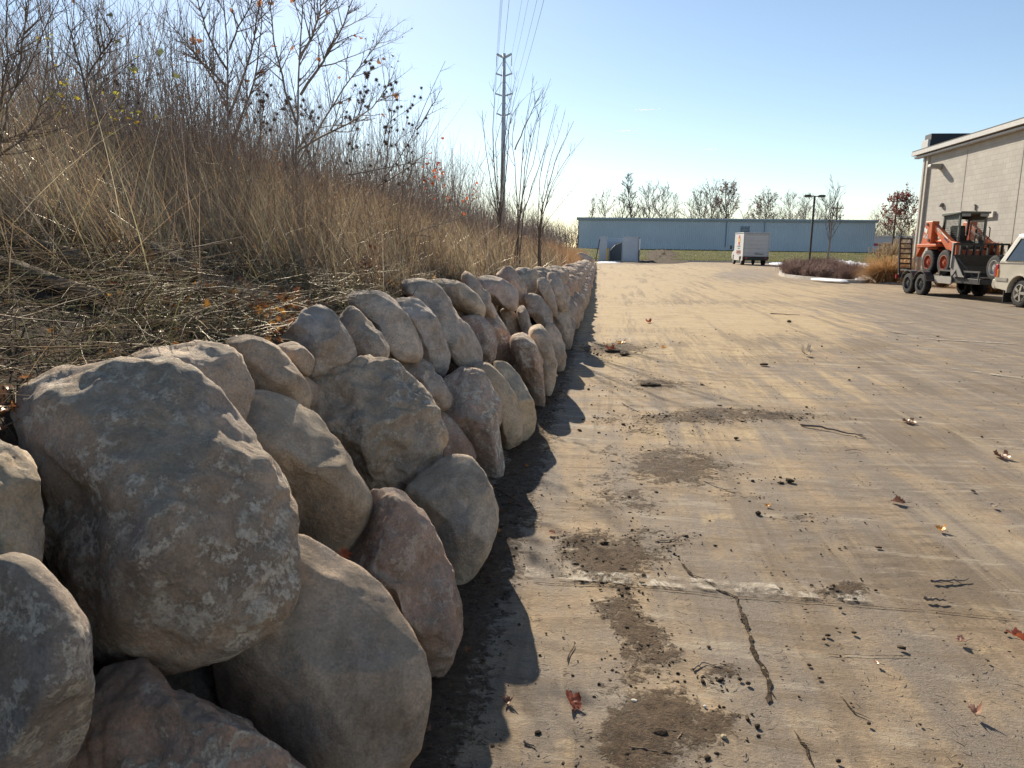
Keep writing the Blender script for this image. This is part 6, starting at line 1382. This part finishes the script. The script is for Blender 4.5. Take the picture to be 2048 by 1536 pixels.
# ------------------------------------------------------------------ box truck
def truck():
    p = gnd(1498, 531.5); q = gnd(1541, 533); Y = 71.5
    xl = atY(1484, 530, 70).x; W = 2.3; th = R(91.5)
    t = empty('box_truck', (xl+W/2+.12, 74.2, 0), th, 'white box delivery truck parked near the lawn', 'truck')   # x forward, origin mid body
    BX = simple('white_box', (.62, .61, .59), .5, var=.06, scale=1, dirt=.2, dirtcol=(.42, .40, .37)); RD = simple('rear_door_paint', (.50, .50, .50), .5, var=.06, scale=1, dirt=.25, dirtcol=(.34, .33, .31))
    L0, L1 = -3.0, 1.0
    m = MB(); m.box(((L0+L1)/2, 0, 1.82), (L1-L0, W, 2.1)); m.build('cargo_box', BX, t, .03)
    m = MB(); m.box(((L0+L1)/2, 0, 2.90), (L1-L0+.06, W+.06, .10)); m.build('roof_cap', simple('roof_cap', (.42, .42, .42), .4, .5), t, .02)
    m = MB()
    for k in range(5): m.box((L0-.03, 0, .96+k*.35), (.03, W-.24, .335))
    m.build('rear_door', RD, t, .008)
    m = MB(); m.box((L0-.03, 0, 2.74), (.05, W, .18))
    for s in (-1, 1): m.box((L0-.03, s*(W/2-.06), 1.78), (.06, .12, 2.0))
    m.build('door_frame', simple('door_frame', (.42, .42, .42), .5), t, .01)
    m = MB(); m.box((L0-.09, -.22, 1.02), (.06, .42, .05)); m.box((L0-.10, .02-.0, 1.04), (.05, .07, .10)); m.box((L0-.09, -.55, 1.0), (.05, .22, .05)); m.build('latch', BLK, t)
    m = MB(); m.box((L0-.02, 0, .66), (.24, W, .24)); m.box((L0-.1, 0, .50), (.12, W*.8, .10)); m.box((L0+.3, 0, .56), (.5, W*.9, .2)); m.build('rear_bumper', BLK, t, .01)
    for s in (-1, 1):
        MB().box((L0-.15, s*.85, .66), (.03, .22, .10)).build('tail_light', simple('tail_red', (.4, .03, .03), .3), t)
        for x in (-2.0, ): wheel(t, (x, s*.93, .38), .38, .32, s, WHT, .5, lug=6, tread=0)
        wheel(t, (2.0, s*.90, .38), .38, .22, s, WHT, .5, lug=6, tread=0)
        m = MB(); m.prism([(L0+.1, .40), (L0+.55, .40), (L0+.55, .9), (L0+.1, .9)], s*(W/2-.02)-.015, s*(W/2-.02)+.015); m.prism([(L0+1.55, .42), (1.0, .42), (1.0, .8), (L0+1.55, .8)], s*(W/2-.02)-.015, s*(W/2-.02)+.015); m.build('side_skirt', BX, t)
        m = MB(); m.bar((1.9, s*.95, 1.62), (2.0, s*1.22, 1.62), .04); m.box((2.0, s*1.28, 1.60), (.10, .20, .36)); m.build('wing_mirror', BLK, t, .02)
    # cab and bonnet
    m = MB(); m.prism([(1.05, .45), (1.55, .45), (1.60, .80), (2.0, .92), (2.4, .80), (2.45, .45), (3.0, .50), (3.05, .95), (2.85, 1.15), (2.2, 1.28), (1.75, 1.95), (1.05, 2.0)], -.98, .98); m.build('cab', BX, t, .05)
    for s in (-1, 1): m = MB(); m.prism([(1.3, 1.30), (2.05, 1.30), (1.72, 1.82), (1.3, 1.85)], s*.985-.008, s*.985+.008); m.build('side_window', GLASS, t)
    m = MB(); m.box((.8, 0, .62), (5.2, .9, .2)); m.build('chassis', BLK, t)
    # livery on the left side (local +y faces world -x)
    RDM = simple('logo_red', (.48, .06, .09), .6, var=.03); YL = simple('logo_yellow', (.62, .42, .12), .6, var=.03); BLM = simple('logo_grey', (.20, .22, .26), .6, var=.03); y = W/2+.004; dec = link('logo', None, t, (0, 0, 0)); cx = -1.1
    m = MB(); m.cyl((cx, y, 2.25), (cx, y+.008, 2.25), .48, n=40); m.build('red_disc', RDM, dec); m = MB(); m.box((cx, y+.010, 2.25), (.95, .008, .34)); m.build('yellow_band', YL, dec)
    text('DELI', .26, (cx, y+.018, 2.25), (PI/2, 0, PI), RDM, dec) if False else None
    rr_ = (PI/2, 0, PI)
    for zz, wds, hh, mt in ((1.70, (.30, .22, .34, .28), .12, BLM), (1.50, (.36, .20, .30), .10, BLM), (1.18, (.14, .14, .14, .05, .14, .14, .14, .05, .14, .14, .14), .30, simple('phone_brown', (.36, .14, .12), .6)), (.94, (.2, .3, .2), .05, BLM)):
        tot = sum(wds)+.06*(len(wds)-1); x = cx+tot/2; m = MB()
        for w_ in wds: m.box((x-w_/2, y+.004, zz), (w_, .008, hh)); x -= w_+.06
        m.build('lettering', mt, dec)
truck()
# ------------------------------------------------------------------ single things lying on the pavement
def one_leaf(px, py, size, col, label, curl=1.0, rz=0, lobes=True, h=.02, tilt=(0, 0)):
    b = bmesh.new(); NRm, K = 6, 48; rg = random.Random(px*7+py); rows = []
    def rad(a):
        if not lobes: return .5*(1+.7*abs(math.cos(a)))*.8
        base = .55+.45*abs(math.cos(2.5*(a-PI/2)))**.7; return base*(1+.10*math.cos(15*a))*(1.1-.25*(math.sin(a) < -.6))
    c = b.verts.new((0, 0, 0))
    for j in range(1, NRm+1):
        r_ = j/NRm; row = []
        for k in range(K):
            a = 2*PI*k/K; q = rad(a) if j == NRm else rad(a)*.96; x = math.cos(a)*q*r_*size/2; y = math.sin(a)*q*r_*size/2
            z = curl*(x*x*1.4+y*y*.7)/size*2.2+.08*size*mnoise.noise(Vector((x/size*6, y/size*6, px)))-.03*size*abs(math.cos(2.5*(a-PI/2)))*r_
            if curl > 1: # rolled edges
                w_ = x*3.2/size*curl*.7; x = math.sin(w_)*size*.28; z = (1-math.cos(w_))*size*.28+.05*size*mnoise.noise(Vector((x/size*9, y/size*9, px)))
            row.append(b.verts.new((x, y, z)))
        rows.append(row)
    for k in range(K): b.faces.new((c, rows[0][k], rows[0][(k+1) % K]))
    for j in range(NRm-1):
        for k in range(K): b.faces.new((rows[j][k], rows[j+1][k], rows[j+1][(k+1) % K], rows[j][(k+1) % K]))
    me = bpy.data.meshes.new('fallen_leaf'); b.to_mesh(me); b.free(); smooth(me); me.materials.append(col)
    p = gnd(px, py); o = empty('fallen_leaf', p+Vector((0, 0, h)), rz, label, 'leaf'); bl = link('blade', me, o); bl.rotation_euler = (tilt[0], tilt[1], 0)
    mz = min((bl.matrix_basis @ v.co).z for v in me.vertices); o.location.z = .010-mz+(.004 if h < .015 else 0)
    tb = Tubes(); L = size*.55; tb.add([Vector((0, 0, 0)), Vector((0, -L*.5, -.002)), Vector((.008, -L*.85, .006)), Vector((.02, -L*1.15, .004))], [.0016, .0013, .0012, .0016]); st = link('leaf_stem', tb.mesh('leaf_stem', STALK, 5), o); st.rotation_euler = (tilt[0], tilt[1], 0)
def leafcol(name, a, b, trans=.35):
    t = NT(name); v = t.obj(); n = t.noise(v, 30, 5, .6); return t.thin(t.mix(t.ramp(n, .35, .65), a, b), trans, .05)
BR = leafcol('leaf_brown', (.24, .06, .03), (.42, .11, .05)); TN = leafcol('leaf_tan', (.42, .22, .15), (.50, .30, .22)); PAL = leafcol('leaf_pale', (.48, .40, .30), (.62, .54, .42)); ORG = leafcol('leaf_orange', (.62, .26, .04), (.75, .40, .08)); DKB = leafcol('leaf_dark', (.14, .07, .05), (.24, .12, .08))
one_leaf(1146, 1416, .085, BR, 'curled red brown leaf casting a sharp shadow on the sunlit pavement', 1.15, R(30), tilt=(R(18), R(8)), h=.03)
one_leaf(2040, 1292, .10, BR, 'folded maroon and tan leaf at the right edge of the photo', 1.2, R(80), tilt=(R(25), R(10)), h=.03)
one_leaf(1103, 1070, .070, TN, 'pinkish tan leaf at the edge of the wall shadow', 1.5, R(80), lobes=False)
one_leaf(1128, 1070, .045, TN, 'smaller tan leaf touching the pinkish one at the shadow edge', 1.4, R(60), lobes=False)
one_leaf(1985, 1016, .06, PAL, 'pale bleached leaf alone on the right part of the pavement', .6, R(80), lobes=False)
one_leaf(1797, 1008, .085, DKB, 'dark red crumpled leaf with a twig, right of centre', 1.5, R(60))
one_leaf(1818, 848, .14, DKB, 'dark crumpled leaf farther right on the pavement', 1.2, R(20))
one_leaf(2003, 918, .13, DKB, 'blackish shrivelled leaf near the right edge', 1.6, R(10))
one_leaf(1613, 712, .16, PAL, 'pale curled leaf in the middle of the sandy pavement', 1.0, R(45))
one_leaf(1326, 696, .15, ORG, 'single orange leaf lying on the sandy pavement', .3, R(70), lobes=False)
one_leaf(1242, 688, .15, ORG, 'orange leaf lying on the debris pile near the wall shadow', .4, R(20))
one_leaf(1222, 704, .14, BR, 'maroon leaf in the debris pile near the wall shadow', .8, R(50))
one_leaf(1298, 646, .14, BR, 'small red leaf farther up the sandy pavement', .6, R(50))
one_leaf(1880, 1064, .055, ORG, 'small orange leaf scrap on the right', .6, R(10))
one_leaf(1920, 1286, .06, TN, 'flat tan leaf scrap near the right edge', .5, R(70), lobes=False)
one_leaf(1534, 1016, .035, ORG, 'tiny orange leaf scrap left of the dark clod', .6, R(0))
one_leaf(1948, 1433, .04, TN, 'small crumpled tan scrap in the lower right', 1.0, R(0))
one_leaf(1752, 1331, .03, TN, 'tiny curled brown scrap in the lower middle', 1.2, R(0))
one_leaf(1015, 1412, .035, DKB, 'brown leaf scrap in the wall shadow at the bottom', .8, R(0))

def clod(px, py, size, label, mat=CLOD, flat=.7, name='soil_clod', cat='clod', stretch=1.0, rz=0):
    p = gnd(px, py); sd = int(px*3+py); a = Vector((math.cos(rz), math.sin(rz), 0)); b_ = Vector((-a.y, a.x, 0))
    me = rock_mesh(name, (a, b_, Vector((0, 0, -1))), lambda t: size/2*(1+(stretch-1)*np.abs(np.cos(t))**2), size/2*flat, sd, 4, .8, size, mat)
    zs = min(v.co.z for v in me.vertices); return tag(link(name, me, loc=(p.x, p.y, .006-zs*.85)), label, cat)
clod(1516, 1031, .030, 'dark soil clod on bare pavement right of centre'); clod(1580, 966, .034, 'dark flat soil clod above the first one', stretch=1.5)
STN = simple('tan_pebble', (.42, .34, .20), .8, bump=.3, scale=30)
clod(1447, 1480, .018, 'small tan pebble beside the dark soil patch at the bottom', STN, .8, 'pebble', 'pebble')
clod(1410, 1418, .010, 'tiny white pebble in the dark soil patch', simple('white_pebble', (.75, .7, .6), .7), .8, 'pebble', 'pebble'); clod(1268, 1406, .013, 'tiny cream pebble at the left of the dark soil patch', simple('cream_pebble', (.65, .58, .45), .7), .6, 'pebble', 'pebble', 1.5)
clod(1316, 1471, .030, 'flat dark brown chunk in the soil patch at the bottom', flat=.5, stretch=1.7, rz=.1)
clod(1496, 1372, .016, 'dark crumb left of the crack'); clod(1479, 1363, .015, 'dark crumb farther left of the crack'); clod(1647, 1283, .013, 'dark crumb below the parking line'); clod(1514, 1458, .016, 'dark crumb by the lower end of the crack')
clod(1737, 1452, .012, 'dark crumb lower right of centre'); clod(1676, 1528, .014, 'dark crumb at the bottom edge'); clod(1680, 1221, .014, 'dark crumb under the soil pile on the line'); clod(1567, 1147, .010, 'dark crumb above the parking line')
clod(1300, 773, .10, 'flat dark clod on the pavement near the wall shadow', flat=.35, stretch=2.2, rz=.1); clod(1528, 732, .07, 'small dark clod in mid distance', flat=.5, stretch=1.4); clod(1578, 645, .08, 'dark clod far up the sandy pavement', flat=.6)
clod(1225, 705, .09, 'dark clump in the debris pile near the wall shadow', flat=.5, stretch=2.4); clod(1250, 712, .07, 'second dark clump in the debris pile near the wall shadow', flat=.5, stretch=2)
def twig(pts, r0, label, mat=STALK, name='twig', nt_=3, lift=.008):
    P = [gnd(*p) for p in pts]; c = P[0].copy(); K = 10; Q = resample([p-c for p in P], K); rg = random.Random(pts[0][0])
    Q = [q+Vector((rg.gauss(0, r0*.6), rg.gauss(0, r0*.6), lift+abs(rg.gauss(0, r0*.8)))) for q in Q]; tb = Tubes(); tb.add(Q, [r0*(1-.6*i/(K-1)) for i in range(K)])
    if nt_:
        L0 = (Q[-1]-Q[0]).length*.18
        for _ in range(nt_):
            i = rg.randint(1, K-2); d = (Q[i+1]-Q[i]).normalized(); s = Vector((-d.y, d.x, .15))*rg.choice((-1, 1)); e = (d+s*.8).normalized(); tb.add([Q[i], Q[i]+e*L0*.5, Q[i]+e*L0], [r0*.5, r0*.4, r0*.2])
    tag(link(name, tb.mesh(name, mat, 6), loc=c), label, name)
twig([(1600, 851), (1650, 860), (1725, 875)], .011, 'long straight dark twig lying across the pavement right of centre', nt_=1)
twig([(1860, 1166), (1900, 1166), (1938, 1162)], .006, 'black forked twig on the dark patch at the right', nt_=4); twig([(1849, 1203), (1870, 1205), (1893, 1205)], .007, 'short thick black stick below the forked twig', nt_=0)
twig([(1408, 965), (1440, 980), (1470, 990)], .004, 'thin double twig near the middle of the pavement', nt_=4); twig([(1245, 809), (1262, 818), (1280, 826)], .006, 'short twig near the wall shadow in mid distance', nt_=2)
twig([(1262, 1502), (1300, 1508), (1342, 1512)], .0035, 'pale straw stick on the dark soil patch at the bottom', STRAWD, 'straw_stick', 0); twig([(1355, 1485), (1360, 1478), (1363, 1470)], .003, 'tiny pale splinter beside the straw stick', STRAWD, 'straw_stick', 0)
twig([(1385, 1345), (1405, 1328), (1440, 1340)], .0035, 'curved dark twig on the small soil pile left of the crack', nt_=5); twig([(1310, 1086), (1340, 1084), (1370, 1072)], .003, 'thin twig above the parking line', nt_=3)
twig([(1047, 1490), (1060, 1494), (1072, 1500)], .004, 'short dark twig at the shadow edge in the bottom', nt_=0); twig([(980, 972), (1010, 990), (1060, 1020)], .0035, 'reddish root curving out from the foot of the wall', stalk_mat('root_red', (.20, .09, .06), (.25, .12, .08)), nt_=1)
twig([(1030, 1008), (1050, 1016), (1075, 1024)], .002, 'thin reddish twig near the foot of the wall', nt_=0); twig([(1540, 628), (1570, 630), (1600, 631)], .012, 'dark stick far up the sandy pavement', nt_=0)
twig([(1770, 660), (1790, 667), (1812, 670)], .012, 'thin stick on the grey asphalt at the right', nt_=0); twig([(1690, 903), (1712, 901), (1735, 908)], .003, 'slim twig below the long straight one', nt_=0)
# leaves and bits caught between the boulders
def gap_leaf(px, py, Y, size, col, label):
    p = atY(px, py, Y); pos = np.array([[0, 0, 0.]]); me = leaf_card(1, pos, np.array([size]), col, 'caught_leaf'); o = link('caught_leaf', me, loc=p); o.rotation_euler = (R(60), 0, R(20)); tag(o, label, 'leaf')
gap_leaf(685, 1108, 1.93, .05, BR, 'red leaf caught in the gap above the big smooth round boulder')
